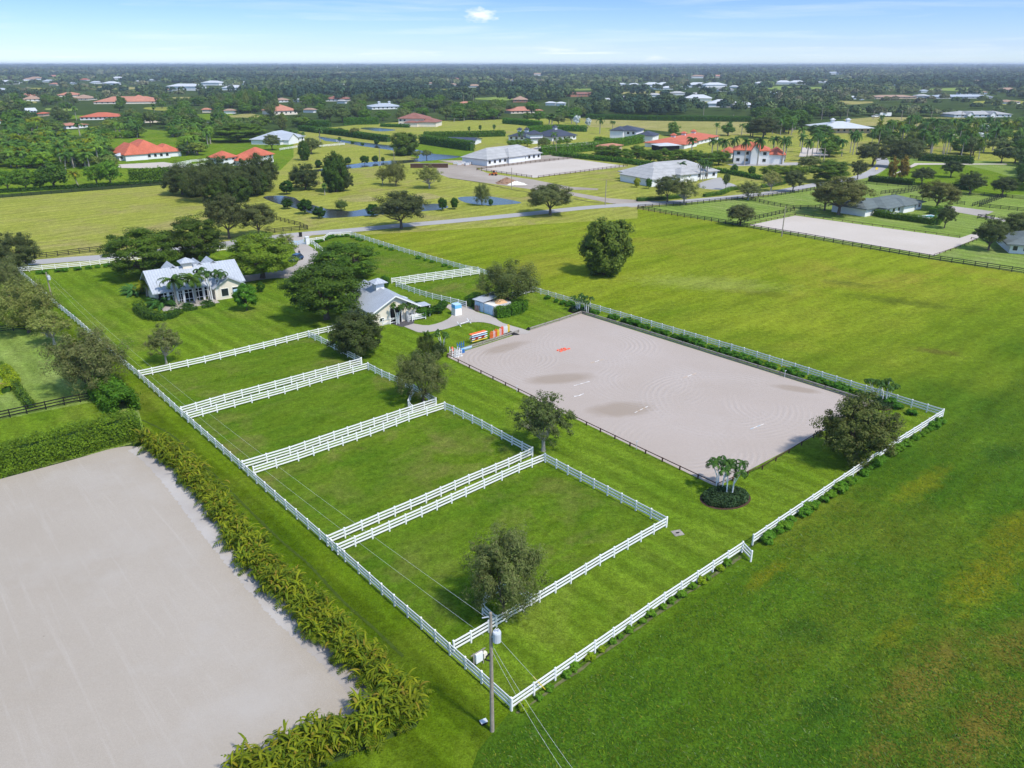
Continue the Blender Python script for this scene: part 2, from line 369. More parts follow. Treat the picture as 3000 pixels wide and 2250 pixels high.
PAD = [[(412, 1102), (602, 1064), (774, 1023), (905, 990), (942, 1006), (1059, 1067), (960, 1095), (660, 1176), (535, 1212)],
       [(554, 1230), (637, 1207), (835, 1153), (1079, 1084), (1164, 1126), (1277, 1188), (1097, 1249), (851, 1333), (714, 1374)],
       [(748, 1392), (963, 1320), (1303, 1202), (1412, 1256), (1559, 1336), (1374, 1417), (1110, 1532), (962, 1597)],
       [(992, 1622), (1236, 1514), (1596, 1355), (1779, 1453), (1950, 1544), (1757, 1656), (1483, 1821), (1331, 1910)],
       [(967, 695), (1028, 693), (1365, 794), (1383, 799), (1148, 830), (1040, 815), (945, 739), (927, 712)],
       [(1160, 839), (1405, 805), (1560, 856), (1500, 873), (1366, 898), (1267, 875), (1198, 853)]]
for p in PAD: sheet('paddock_grass', p, .055, 'paddock_turf')
sheet('neighbour_lawn', [(-100, 940), (180, 985), (400, 1180), (430, 1290), (0, 1400), (-300, 1470), (-300, 1000)], .045, 'pale_turf')
sheet('neighbour_lawn', [(-60, 1242), (278, 1178), (330, 1190), (400, 1250), (400, 1290), (0, 1395), (-200, 1440)], .06, 'lawn_turf')
sheet('upper_field', [(-260, 600), (0, 580), (495, 541), (620, 590), (760, 600), (900, 672), (830, 679), (325, 731), (36, 767), (-260, 790)], .02, 'olive_turf')
sheet('verge', [(-300, 790), (36, 768), (325, 732), (830, 680), (1546, 612), (1868, 590), (1868, 640), (1028, 691), (850, 716), (325, 771), (54, 797), (-200, 815)], .025, 'olive_turf')
sheet('verge', [(-200, 590), (0, 572), (495, 531), (500, 520), (0, 556), (-200, 580)], .02, 'lawn_turf')
sheet('pond_meadow', [(495, 541), (620, 520), (900, 490), (1110, 475), (1290, 500), (1551, 555), (1850, 606), (1546, 615), (1039, 666), (901, 674), (760, 600)], .03, 'olive_turf')
sheet('canal_meadow', [(860, 412), (930, 402), (1150, 440), (1240, 470), (1080, 480), (930, 492), (860, 470)], .03, 'olive_turf')
sheet('villa_meadow', [(880, 384), (1050, 365), (1190, 358), (1500, 352), (1530, 366), (1470, 392), (1290, 402), (1140, 412)], .02, 'olive_turf')
sheet('canal_bank', [(940, 398), (1150, 430), (1235, 418), (1390, 440), (1384, 470), (1240, 480), (1150, 440)], .022, 'lawn_turf')
sheet('mown_field', [(1577, 521), (1839, 489), (1930, 496), (1880, 530), (1990, 575), (1900, 596), (1754, 556), (1667, 548)], .03, 'olive_turf')
sheet('estate_lawn', [(1680, 440), (2330, 420), (2600, 450), (2600, 500), (2500, 528), (2390, 545), (2240, 570), (1990, 590), (1870, 600), (1860, 530), (1830, 487)], .026, 'olive_turf')
sheet('estate_lawn', [(1868, 608), (2240, 575), (2390, 548), (2510, 525), (2600, 460), (3100, 480), (3400, 560), (3400, 860), (3000, 800), (2497, 720), (2168, 661)], .03, 'pale_turf')
sheet('estate_lawn', [(2590, 500), (2640, 480), (2800, 478), (2900, 500), (3000, 530), (3100, 570), (2900, 570), (2690, 545), (2560, 525)], .036, 'lawn_turf')
sheet('grove_lawn', [(-60, 560), (-60, 400), (340, 372), (640, 395), (860, 400), (880, 440), (820, 500), (560, 500), (495, 530), (200, 550)], .018, 'lawn_turf')
sheet('dry_field', [(1700, 346), (2205, 352), (2205, 392), (2080, 398), (1900, 380), (1730, 372)], .02, 'dry_turf')
sheet('dry_field', [(2470, 350), (2560, 343), (2800, 345), (3000, 352), (3100, 372), (3000, 376), (2700, 370), (2500, 368)], .02, 'dry_turf')
sheet('far_field', [(205, 338), (420, 338), (420, 346), (205, 348)], .02, 'lawn_turf')
sheet('far_field', [(0, 345), (110, 337), (120, 345), (0, 356)], .02, 'lawn_turf')
sheet('far_field', [(400, 262), (475, 257), (490, 262), (420, 270)], .02, 'dry_turf')
sheet('far_field', [(560, 335), (680, 332), (690, 345), (600, 352)], .02, 'lawn_turf')
# sand
sheet('arena_sand', [(1703, 920), (1310, 1046), (2100, 1428), (2558, 1187)], .06, 'arena_sand')
sheet('near_arena_sand', smooth([(-350, 1500), (0, 1405), (206, 1350), (340, 1313), (410, 1312), (455, 1345), (540, 1440), (610, 1530), (720, 1660), (830, 1785), (960, 1905), (1050, 1995), (1085, 2050), (1060, 2080), (960, 2125), (840, 2190), (740, 2260), (500, 2500), (-500, 2500)], 4, True), .06, 'near_sand')
ribbon('sand_edge', [(400, 1312), (450, 1345), (535, 1440), (605, 1530), (715, 1660), (825, 1785), (955, 1905), (1045, 1995), (1085, 2045)], 2.4, .066, 'shell_sand', 40, .12)
sheet('barn_arena_sand', [(1400, 497), (1676, 465), (1838, 487), (1565, 521)], .06, 'white_sand')
sheet('estate_arena_sand', [(2330, 632), (2811, 698), (2862, 681), (2885, 690), (2735, 750), (2195, 660)], .06, 'white_sand')
sheet('far_arena_sand', [(345, 492), (345, 482), (480, 475), (512, 480), (500, 494)], .05, 'white_sand')
sheet('far_arena_sand', [(1550, 437), (1580, 428), (1720, 416), (1770, 420), (1740, 428), (1570, 445)], .05, 'white_sand')
sheet('far_arena_sand', [(2350, 432), (2420, 436), (2430, 455), (2340, 460)], .05, 'white_sand')
sheet('far_arena_sand', [(2735, 398), (2810, 391), (2820, 402), (2740, 406)], .05, 'white_sand')
sheet('far_arena_sand', [(2590, 525), (2680, 478), (2950, 480), (2950, 482), (2690, 483)], .05, 'white_sand')
sheet('sand_patch', smooth([tuple(P(*q)[:2]) for q in [(990, 580), (1050, 570), (1110, 585), (1060, 592), (1010, 590)]], 5, True), .05, 'dry_turf', world=True)
sheet('sand_patch', smooth([tuple(P(*q)[:2]) for q in [(1210, 572), (1250, 566), (1290, 578), (1240, 584)]], 5, True), .05, 'dry_turf', world=True)
sheet('dirt_track', [(1279, 483), (1384, 484), (1402, 497), (1430, 508), (1560, 526), (1667, 547), (1754, 553), (1750, 557), (1660, 556), (1600, 548), (1680, 564), (1780, 581), (1930, 590), (1950, 599), (1850, 608), (1780, 594), (1681, 574), (1551, 554), (1315, 521), (1280, 508)], .05, 'dirt')
sheet('building_pad', [(1284, 470), (1380, 488), (1430, 497), (1600, 475), (1690, 462), (1640, 452), (1400, 470)], .04, 'dirt')
ribbon('furrow', [(416, 1231), (506, 1278), (615, 1380), (800, 1564), (903, 1654), (1000, 1758), (1098, 1845), (1181, 1925)], .28, .05, 'furrow_turf', 16, .3)
ribbon('road', [(-200, 800), (50, 774), (200, 761), (320, 752), (600, 722), (850, 690), (1039, 674), (1177, 661), (1329, 648), (1546, 627), (1739, 607), (1992, 591), (2246, 567), (2388, 542), (2507, 522), (2560, 503), (2586, 480), (2580, 462)], 6.0, .07, 'road_paving')
sheet('driveway', [(843, 692), (935, 682), (893, 698), (894, 712), (927, 735), (931, 746), (920, 769), (905, 800), (851, 816), (815, 815), (750, 822), (690, 832), (690, 812), (750, 804), (840, 787), (869, 773), (873, 755), (855, 722), (845, 705)], .08, 'drive_paving', 3)
sheet('barn_yard', [(1180, 954), (1209, 949), (1256, 954), (1310, 937), (1325, 915), (1300, 893), (1372, 899), (1394, 914), (1444, 928), (1473, 947), (1553, 972), (1519, 979), (1437, 949), (1386, 945), (1343, 954), (1292, 968), (1235, 975), (1209, 968)], .08, 'drive_paving', 3)
sheet('paver_apron', [(1140, 947), (1165, 926), (1216, 932), (1212, 949), (1178, 959)], .085, 'paver_dark')
sheet('villa_drive', [(2045, 540), (2075, 528), (2110, 520), (2120, 530), (2160, 545), (2140, 556), (2060, 553)], .06, 'road_paving', 3)
sheet('villa_drive', [(2130, 482), (2160, 478), (2350, 476), (2360, 484), (2150, 487)], .06, 'road_paving')
sheet('estate_drive', [(2745, 612), (2790, 604), (2912, 620), (2885, 632), (2960, 645), (2940, 650), (2860, 632)], .06, 'drive_paving')
zz = lambda L: [(x / 2.765 + 750, y / 2.765 + 480) for x, y in L]
pw = zz([(60, 268), (200, 258), (310, 275), (350, 300), (450, 330), (570, 365), (640, 368), (760, 385), (920, 360), (1000, 350), (1300, 330), (1480, 325), (1560, 350), (1480, 372), (1350, 385), (900, 420), (600, 440), (500, 420), (350, 370), (200, 330), (110, 300)])
sheet('pond_water', pw, .06, 'pond_water', 3)
sheet('pond_water', zz([(1635, 275), (1760, 265), (1900, 265), (2140, 310), (2100, 325), (1950, 335), (1850, 335), (1700, 315)]), .06, 'lily_water', 3)
cz = lambda L: [(x / 2.765 + 700, y / 2.765 + 150) for x, y in L]
sheet('canal_water', cz([(640, 690), (750, 708), (960, 735), (1230, 765), (1480, 805), (1580, 832), (1800, 852), (1700, 872), (1500, 892), (1340, 908), (1080, 935), (890, 952), (620, 978), (610, 962), (720, 948), (860, 928), (1000, 905), (1220, 888), (1400, 880), (1460, 850), (1220, 800), (1000, 770), (860, 742), (700, 727)]), .06, 'pond_water', 2)
sheet('pond_water', cz([(980, 625), (1060, 618), (1200, 628), (1270, 640), (1150, 650), (1060, 640)]), .06, 'pond_water', 3)
# ------------------------------------------------------------------ FENCES
PM = {}
def postmesh(style):
    if style not in PM:
        m = MB()
        if style == 'white': m.box((0, 0, .66), (.14, .14, 1.32)); m.box((0, 0, 1.345), (.17, .17, .05), 0, .5); mat = 'white_paint'
        elif style == 'black': m.box((0, 0, .67), (.15, .15, 1.34)); mat = 'black_paint'
        elif style == 'brown': m.box((0, 0, .31), (.13, .13, .62)); mat = 'brown_wood'
        elif style == 'brown_tall': m.box((0, 0, .55), (.16, .16, 1.1)); mat = 'brown_wood'
        elif style == 'grey': m.box((0, 0, .30), (.22, .22, .60)); mat = 'grey_wood'
        PM[style] = (m.mesh('post', mat), mat)
    return PM[style]
FS = dict(white=((.42, .80, 1.18), .17, .055, 2.44), black=((.38, .80, 1.22), .15, .05, 2.6), brown=((.56,), .10, .06, 3.0), brown_tall=((.45, .95), .15, .06, 3.2), grey=((.50, .12), .2, .16, 3.6))
def fence(label, px, style='white', group=None, cat='fence', spacing=None, name=None):
    rails, rh, rt, sp = FS[style]; sp = spacing or sp
    pts = [P(*q) for q in px]
    nm = name or {'white': 'white_rail_fence', 'black': 'black_rail_fence'}.get(style, 'arena_rail')
    o0 = pts[0]; t = thing(nm, label, cat, o0, 0, group)
    me, mat = postmesh(style); loc = []; rl = []
    for i in range(len(pts) - 1):
        a, b = pts[i], pts[i + 1]; L = (b - a).length; n = max(1, round(L / sp)); ang = math.atan2(b.y - a.y, b.x - a.x)
        for k_ in range(n): loc.append((a.lerp(b, k_ / n), ang))
    loc.append((pts[-1], ang))
    for q, an in loc[:100]: link('post', me, t, q - o0, an)
    for z in rails:
        m = MB()
        for i in range(len(pts) - 1):
            a, b = pts[i] - o0, pts[i + 1] - o0; m.beam(a + Vector((0, 0, z)), b + Vector((0, 0, z)), rt, rh)
        m.build('rail', mat, t)
    return t
GW = 'white three-rail fences of the farm'
W = lambda lab, px, **k: fence(lab, px, 'white', GW, **k)
W('long white three-rail fence along the left boundary beside the palm hedge', [(1497, 2082), (1411, 2003), (1318, 1920), (1235, 1844), (1156, 1776), (1051, 1681), (779, 1441), (633, 1311), (532, 1221), (409, 1109), (333, 1045), (239, 959), (172, 903), (89, 829), (56, 799)])
W('white fence along the front from the near corner to the gap, with a short return', [(1499, 2083), (1945, 1770), (2173, 1618), (2199, 1646)])
W('white three-rail fence from the gap to the right corner, bushes outside it', [(2204, 1597), (2627, 1308), (2759, 1224)])
W('long white three-rail fence with a row of bushes on the right boundary past the arena', [(2760, 1223), (2625, 1181), (2216, 1051), (1848, 941), (1674, 890), (1584, 863), (1401, 799)])
W('white fence along the far side of the upper paddock next to the big field', [(1400, 798), (1365, 793), (1184, 741), (1029, 692)])
W('vine-grown white fence stepping back from the road beside the gate pillar', [(1028, 691), (967, 694), (950, 706), (928, 709), (908, 712)])
W('short white fence curving from the gate pillar down the drive', [(905, 716), (912, 716), (930, 727), (946, 740)])
W('white fence along the lower edge of the upper paddock, first of the pair', [(1148, 831), (1250, 816), (1383, 799)])
W('white fence along the top of the small triangular paddock, second of the pair', [(1160, 839), (1270, 824), (1405, 805)])
W('curved white fence round the small paddock between barn and muck bunker', [(1161, 841), (1198, 855), (1230, 866), (1267, 877), (1320, 889), (1366, 901)])
W('short white fence behind the round tree near the arena corner', [(1500, 874), (1560, 858)])
W('white fence with green vines along the road at the left', [(56, 798), (87, 796), (237, 783), (322, 773), (430, 759), (560, 745), (690, 732), (838, 717)])
W('white fence between the house lawn and the first paddock', [(411, 1107), (448, 1099), (602, 1065), (774, 1023), (905, 989), (962, 976), (1003, 964), (1075, 944)])
W('white fence on the right side of the first paddock, dark tree over it', [(905, 990), (942, 1007), (1019, 1047), (1060, 1069)])
W('white fence on the lower side of the first paddock', [(1059, 1070), (960, 1097), (855, 1126), (660, 1179), (534, 1216)])
W('white fence on the upper side of the second paddock', [(1079, 1084), (943, 1122), (835, 1155), (637, 1209), (552, 1233)])
W('white fence on the right side of the second paddock, olive tree over it', [(1080, 1085), (1119, 1106), (1164, 1126), (1213, 1149), (1278, 1189)])
W('white fence on the lower side of the second paddock', [(1277, 1190), (1209, 1212), (1097, 1250), (980, 1290), (851, 1335), (713, 1377)])
W('small white corner fence guarding the olive tree in the second paddock', [(1208, 1211), (1197, 1196), (1203, 1173), (1216, 1152)])
W('white fence on the upper side of the third paddock', [(1303, 1202), (1198, 1236), (1086, 1279), (963, 1321), (875, 1352), (745, 1394)])
W('white fence on the right side of the third paddock', [(1304, 1203), (1330, 1214), (1412, 1256), (1500, 1305), (1560, 1337)])
W('white fence on the lower side of the third paddock', [(1559, 1338), (1490, 1370), (1374, 1419), (1249, 1475), (1110, 1534), (960, 1600)])
W('white fence on the upper side of the nearest paddock', [(1596, 1355), (1520, 1386), (1365, 1457), (1236, 1516), (1092, 1580), (990, 1625)])
W('white fence on the right side of the nearest paddock', [(1597, 1356), (1663, 1392), (1779, 1453), (1906, 1520), (1952, 1545)])
W('white fence on the lower side of the nearest paddock, up to the utility pole', [(1951, 1546), (1877, 1588), (1757, 1658), (1627, 1738), (1483, 1823), (1380, 1884), (1330, 1913)])
W('hexagonal white fence guarding the tree in the nearest paddock', [(1454, 1838), (1414, 1802), (1424, 1766), (1463, 1742), (1515, 1742), (1556, 1775)])
W('white yard fence on the right of the barn front with a bracing rail', [(1240, 929), (1247, 935), (1208, 942)])
W('white paddock fences round the yard left of the twin red-roofed barns', [(500, 488), (560, 476), (640, 469), (690, 474), (600, 485), (520, 494), (560, 478)], spacing=3.5)
W('white fence of the grey metal-roofed house by the canal', [(820, 441), (870, 433), (948, 430), (1010, 425), (985, 416)], spacing=4)
B = lambda lab, px, **k: fence(lab, px, 'black', 'black rail fences of the neighbours', **k)
B('black fence between the big field and the small estate paddocks', [(1868, 613), (1985, 634), (2168, 663), (2250, 679), (2360, 697), (2497, 722)])
B('long black fence below the estate sand arena, running off at the right', [(2497, 722), (2721, 760), (3000, 802), (3060, 811)])
B('black fence along the road edge of the right-hand estate', [(1869, 611), (1992, 603), (2191, 583), (2250, 577), (2363, 561), (2385, 557)])
B('black fence dividing the two small paddocks left of the grey house', [(2188, 584), (2250, 600), (2323, 613), (2388, 612), (2453, 600)])
B('black fence from the estate arena corner to the small oak by the long fence', [(2327, 618), (2260, 633), (2200, 646), (2160, 658)])
B('black fence behind the grey-roofed house below the clipped dark hedge', [(2507, 537), (2600, 545), (2692, 551), (2807, 565), (2921, 578), (3010, 586)], spacing=4)
B('black lane fence behind the house, upper one', [(2580, 569), (2630, 563), (2692, 552)])
B('black lane fence behind the house, lower one', [(2612, 573), (2660, 565), (2702, 556)])
B('black fence under the large round oak beside the house', [(2665, 582), (2740, 592), (2825, 601)])
B('black lane fence on the far right, first of the pair', [(2848, 605), (2890, 591), (2936, 575)])
B('black lane fence on the far right, second of the pair', [(2868, 606), (2905, 592), (2946, 578)])
B('black fence along the right-hand paddock, leaving the picture', [(2868, 607), (2930, 613), (3005, 621)])
B('black fence along the top of the mown olive field at the left', [(-20, 582), (120, 571), (300, 557), (495, 541)], spacing=3.4)
B('black fence along the road below the mown olive field', [(20, 768), (105, 758), (325, 731), (470, 714)])
B('black fence corner beside the road opposite the white gate', [(780, 685), (830, 679), (902, 673), (880, 663), (847, 655), (800, 643)])
B('black fence across the neighbour lawn in front of the tall hedge', [(-20, 1235), (80, 1213), (190, 1188), (282, 1170)])
B('black fence under the grey trees at the left edge', [(-20, 978), (40, 970), (92, 966)])
fence('dark brown low rail on the near long side of the arena', [(1311, 1047), (1519, 1149), (1718, 1247), (1891, 1330), (2100, 1429)], 'brown', 'arena edge rails')
fence('dark brown low rail on the right short side of the arena', [(2101, 1428), (2233, 1376), (2383, 1284), (2558, 1188)], 'brown', 'arena edge rails')
fence('weathered grey timber edge on the far long side of the arena', [(1704, 919), (1860, 966), (2100, 1042), (2350, 1120), (2558, 1186)], 'grey', 'arena edge rails')
fence('weathered grey timber edge between arena top corner and paved path', [(1702, 920), (1640, 941), (1554, 968)], 'grey', 'arena edge rails')
fence('weathered grey timber edge in front of the jump panels', [(1519, 975), (1450, 998), (1379, 1020), (1312, 1045)], 'grey', 'arena edge rails')
fence('brown rail fence on the barn side of the white barn arena', [(1398, 498), (1540, 479), (1676, 465)], 'brown_tall', 'rails of the white barn arena')
fence('brown rail fence on the near left side of the white barn arena', [(1397, 499), (1470, 509), (1558, 521)], 'brown_tall', 'rails of the white barn arena')
fence('brown rail fence on the grass side of the white barn arena', [(1577, 522), (1700, 506), (1838, 487)], 'brown_tall', 'rails of the white barn arena')
fence('low black rail on the house side of the estate sand arena', [(2330, 630), (2497, 654), (2811, 697)], 'brown', 'rails of the estate arena')
fence('low black rail on the right end of the estate sand arena', [(2736, 751), (2800, 730), (2861, 705), (2845, 701)], 'brown', 'rails of the estate arena')
fence('low black rail on the left end of the estate sand arena', [(2328, 631), (2260, 645), (2197, 659)], 'brown', 'rails of the estate arena')
# ------------------------------------------------------------------ FOLIAGE
def unit(rng, n):
    v = rng.normal(size=(n, 3)); return v / np.linalg.norm(v, axis=1, keepdims=True)
def leafquads(C, N, size, rng, asp=.5):
    n = len(C); t = np.cross(N, unit(rng, n)); t /= np.linalg.norm(t, axis=1, keepdims=True) + 1e-9
    b = np.cross(N, t); s = (size * rng.uniform(.6, 1.35, n))[:, None]
    V = np.stack([C - t * s, C + b * s * asp, C + t * s, C - b * s * asp], 1).reshape(-1, 3)
    return V, np.arange(n * 4).reshape(-1, 4)
def crown_pts(rng, nc, nl, Rad, zc, rc, shell=.55, zmin=-.35, flat=.75, lump=.3, layers=0, gap=0.0):
    d = unit(rng, nc * 3); d = d[d[:, 2] > zmin][:nc]; nc = len(d)
    rad = (shell + (1 - shell) * rng.uniform(0, 1, nc) ** .5) * (1 - lump / 2 + lump * rng.uniform(0, 1, nc))
    C = d * rad[:, None] * np.array(Rad)
    if layers:
        lv = np.linspace(-.5, 1, layers); q = lv[np.abs(C[:, 2:3] / Rad[2] - lv[None]).argmin(1)] * Rad[2]; C[:, 2] = q + rng.normal(size=nc) * .12
    C[:, 2] += zc
    rcs = rng.uniform(rc[0], rc[1], nc); per = nl // nc
    u = unit(rng, nc * per); r = rng.uniform(.25, 1, nc * per) ** .6
    off = u * (r * np.repeat(rcs, per))[:, None]; off[:, 2] *= flat
    Pt = np.repeat(C, per, 0) + off
    out = Pt - np.array([0, 0, zc]); out /= np.linalg.norm(out, axis=1, keepdims=True) + 1e-9
    N = .75 * u + .55 * out + .55 * unit(rng, len(u)) + np.array([0, 0, .35]); N /= np.linalg.norm(N, axis=1, keepdims=True)
    return C, Pt, N
def limbs(rng, C, zf, r0, nlimb=7, lean=.0, twig=0, mat='bark', base=0.0):
    m = MB(); top = Vector((rng.normal() * lean, rng.normal() * lean, zf))
    m.tube([(0, 0, -.05), (top.x * .3, top.y * .3, zf * .35), (top.x * .8, top.y * .8, zf * .8), top], [r0 * 1.35, r0, r0 * .88, r0 * .8], 8)
    idx = rng.permutation(len(C))
    for i in idx[:nlimb]:
        c = Vector(C[i]); mid = top.lerp(c, .5) + Vector(rng.normal(size=3) * .25) + Vector((0, 0, -.15))
        m.tube([top - Vector((0, 0, .15)), top.lerp(mid, .6), mid, mid.lerp(c, .6), c], [r0 * .55, r0 * .42, r0 * .30, r0 * .18, r0 * .05], 6)
        for j in idx[nlimb + i % 7: nlimb + i % 7 + 2 + twig]:
            e = Vector(C[j])
            if (e - mid).length < 5.5: m.tube([mid, mid.lerp(e, .5) + Vector((0, 0, .15)), e], [r0 * .22, r0 * .13, r0 * .03], 4)
    return m
PROTO = {}
def proto(kind, root_name, crown, trunk):
    """crown / trunk meshes of a 10 m tall, 10 m wide tree"""
    PROTO.setdefault(kind, []).append((root_name, crown, trunk))
def mk(kind, seed, nc, nl, Rad, zc, rc, leaf, mat, zf, r0, asp=.5, name='oak_tree', bark='bark', nlimb=7, twig=0, lean=.1, **kw):
    rng = np.random.default_rng(seed); C, Pt, N = crown_pts(rng, nc, nl, Rad, zc, rc, **kw)
    V, Q = leafquads(Pt, N, leaf, rng, asp)
    proto(kind, name, npmesh('crown', V, Q, mat), limbs(rng, C, zf, r0, nlimb, lean, twig).mesh('trunk', bark))
for s in range(3):
    mk('oak', 10 + s, 150, 26000, (4.3, 4.3, 3.6), 6.1, (.45, 1.25), .145, 'leaf_oak', 2.2, .27, shell=.42, zmin=-.75, lump=.5)
    mk('full', 120 + s, 190, 32000, (4.3, 4.3, 4.5), 5.3, (.4, 1.25), .15, 'leaf_oak', 1.8, .27, shell=.5, zmin=-.95, lump=.5, flat=.9)
    mk('oakfar', 20 + s, 60, 3200, (4.3, 4.3, 3.6), 6.0, (.9, 1.6), .36, 'leaf_oak', 2.4, .32, shell=.5, zmin=-.6)
    mk('layered', 30 + s, 130, 28000, (4.3, 4.3, 4.2), 5.5, (.6, 1.35), .15, 'leaf_green', 1.8, .34, shell=.55, zmin=-.95, flat=.62, lump=.38, name='shade_tree')
    mk('broadfar', 40 + s, 55, 3000, (4.2, 4.2, 3.9), 5.8, (.9, 1.7), .36, 'leaf_green', 2.0, .34, shell=.5, zmin=-.8, name='broadleaf_tree')
for s in range(2):
    mk('twiggy', 50 + s, 140, 10000, (4.2, 4.2, 3.7), 5.9, (.45, 1.1), .16, 'leaf_oak', 2.0, .27, shell=.25, zmin=-.6, lump=.6, nlimb=13, twig=3, bark='pale_bark', name='sparse_tree')
    mk('willowy', 60 + s, 170, 26000, (4.4, 4.4, 4.2), 5.5, (.5, 1.15), .16, 'leaf_oak', 1.4, .24, shell=.35, zmin=-.85, flat=1.3, lump=.55, asp=.3, nlimb=9, name='bushy_tree')
    mk('dome', 70 + s, 170, 20000, (4.2, 4.2, 4.9), 4.9, (.6, 1.2), .24, 'leaf_green', 2.0, .4, shell=.6, zmin=-.95, flat=1.05, lump=.35, name='dome_tree')
    mk('ball', 80 + s, 70, 7000, (4.0, 4.0, 4.1), 5.4, (.9, 1.5), .34, 'leaf_bright', 1.8, .25, shell=.6, zmin=-.85, lump=.2, name='round_tree')
    mk('pinefar', 90 + s, 60, 2600, (2.8, 2.8, 4.6), 5.2, (.6, 1.3), .34, 'leaf_oak', 1.6, .24, shell=.4, zmin=-.9, flat=1.2, name='pine_tree')
    mk('shrub', 100 + s, 34, 1500, (4.2, 4.2, 4.4), 4.6, (1.2, 2.2), .75, 'leaf_bright', 1.0, .2, shell=.5, zmin=-.8, name='shrub')
    mk('silver', 110 + s, 16, 420, (3.2, 3.2, 3.2), 6.2, (1.2, 2.0), 1.1, 'leaf_silver', 4.0, .4, shell=.5, zmin=-.6, name='silver_palm', bark='palm_trunk', nlimb=0)
# palms
def frond(V, Q, base, az, el, L, droop, wid, hang, n=14, rng=None):
    p = np.array(base, float); a = el; st = L / n; ca, sa = math.cos(az), math.sin(az); side = np.array([-sa, ca, 0])
    for i in range(n):
        q = p + st * np.array([math.cos(a) * ca, math.cos(a) * sa, math.sin(a)])
        w = wid * (math.sin(PI * min(1, (i + .9) / n) ** .75) * .9 + .12)
        for sg in (1, -1):
            e = side * sg * w + np.array([ca, sa, 0]) * w * .45 + np.array([0, 0, -hang * w]); o = len(V)
            V += [p, p * .2 + q * .8, p * .2 + q * .8 + e, p * .6 + q * .4 + e * 1.08]; Q.append((o, o + 1, o + 2, o + 3))
        p = q; a -= droop / n * (1 + i / n)
def band(V, Q, base, az, el, L, droop, wid, n=7):
    """one arching frond as a folded tapering blade (a single island)"""
    p = np.array(base, float); a = el; st = L / n; ca, sa = math.cos(az), math.sin(az); side = np.array([-sa, ca, 0]); o = len(V)
    for i in range(n + 1):
        w = wid * max(.04, math.sin(PI * min(1, (i + .6) / (n + .7)) ** .7)); dn = np.array([0, 0, -.45 * w])
        V += [p + side * w + dn, p, p - side * w + dn]
        p = p + st * np.array([math.cos(a) * ca, math.cos(a) * sa, math.sin(a)]); a -= droop / n * (1 + i / n)
    for i in range(n):
        k_ = o + 3 * i; Q += [(k_, k_ + 1, k_ + 4, k_ + 3), (k_ + 1, k_ + 2, k_ + 5, k_ + 4)]
def palm(kind, seed, trunk_pts, heads, mat, name, tmat='palm_trunk', shaft=True):
    rng = np.random.default_rng(seed); V, Q = [], []; m = MB()
    for pts, rad in trunk_pts: m.tube(pts, rad, 7)
    for (b, nf, L, wid, hang, e0, e1, dr) in heads:
        for i in range(nf):
            az = 2 * PI * (i / nf) * 2.618 * 1.0 + rng.normal() * .25; el = e0 + (e1 - e0) * (i / max(1, nf - 1)) + rng.normal() * .1
            LL, dd = L * rng.uniform(.85, 1.1), dr * rng.uniform(.85, 1.2)
            if shaft: band(V, Q, b, az, el, LL, dd, wid * .62, 8)
            frond(V, Q, b, az, el, LL * 1.03, dd, wid, hang * rng.uniform(.7, 1.3))
    proto(kind, name, npmesh('crown', np.array(V), np.array(Q), mat), m.mesh('trunk', tmat))
for s in range(2):
    palm('royal', 200 + s, [([(0, 0, 0), (.05, 0, 3), (0.1, .05 * s, 7.0), (.1, .05, 8.0)], [.30, .26, .22, .17])], [((.1, .05, 8.0), 15, 4.0, .60, .8, 1.30, -.35, 1.7)], 'leaf_palm', 'royal_palm')
    palm('coconut', 210 + s, [([(0, 0, 0), (.3, .1, 3), (.7, .1 * s, 7.6)], [.28, .2, .14])], [((.7, .1 * s, 7.6), 20, 4.0, .55, 1.0, 1.3, -.6, 1.5)], 'leaf_areca' if s else 'leaf_palm', 'coconut_palm')
    T = []; Hd = []
    rg = random.Random(s)
    for i in range(4):
        a = i * 1.7 + s; x, y = math.cos(a) * .7, math.sin(a) * .7; h = 7.7 + rg.uniform(-1.0, .7); tx, ty = x + math.cos(a) * 1.5, y + math.sin(a) * 1.5
        T.append(([(x, y, 0), (x * 1.3, y * 1.3, h * .5), (tx, ty, h)], [.15, .12, .09])); Hd.append(((tx, ty, h), 9, 2.8, .42, .8, 1.25, .1, 3.0))
    palm('adonidia', 220 + s, T, Hd, 'leaf_palm', 'cluster_palm', 'white_wall')
    palm('fan', 230 + s, [([(0, 0, 0), (0, .1, 4), (.1, 0, 6.6)], [.35, .3, .3])], [((.1, 0, 6.6), 34, 2.7, 1.0, .7, 1.5, -1.0, .8)], 'leaf_palm', 'cabbage_palm')
    palm('clump', 240 + s, [([(0, 0, 0), (0, 0, 1.2)], [.4, .3])], [((0, 0, .6), 26, 8.5, 1.0, .7, 1.45, .45, 1.5), ((.8, .5, .4), 14, 6.5, .9, .7, 1.4, .4, 1.5), ((-.9, .3, .4), 14, 6.5, .9, .7, 1.4, .4, 1.5)], 'leaf_palm', 'clump_palm')
    palm('yellow', 250 + s, [([(0, 0, 0), (.1, 0, 3), (.2, .1, 5.6)], [.3, .22, .16])], [((.2, .1, 5.6), 14, 4.6, .6, 1.0, 1.35, -.4, 1.9)], 'leaf_areca', 'yellow_palm')
RC = random.Random(3); TINT = {'oak': (1, 1, 1)}
FIRST = {}
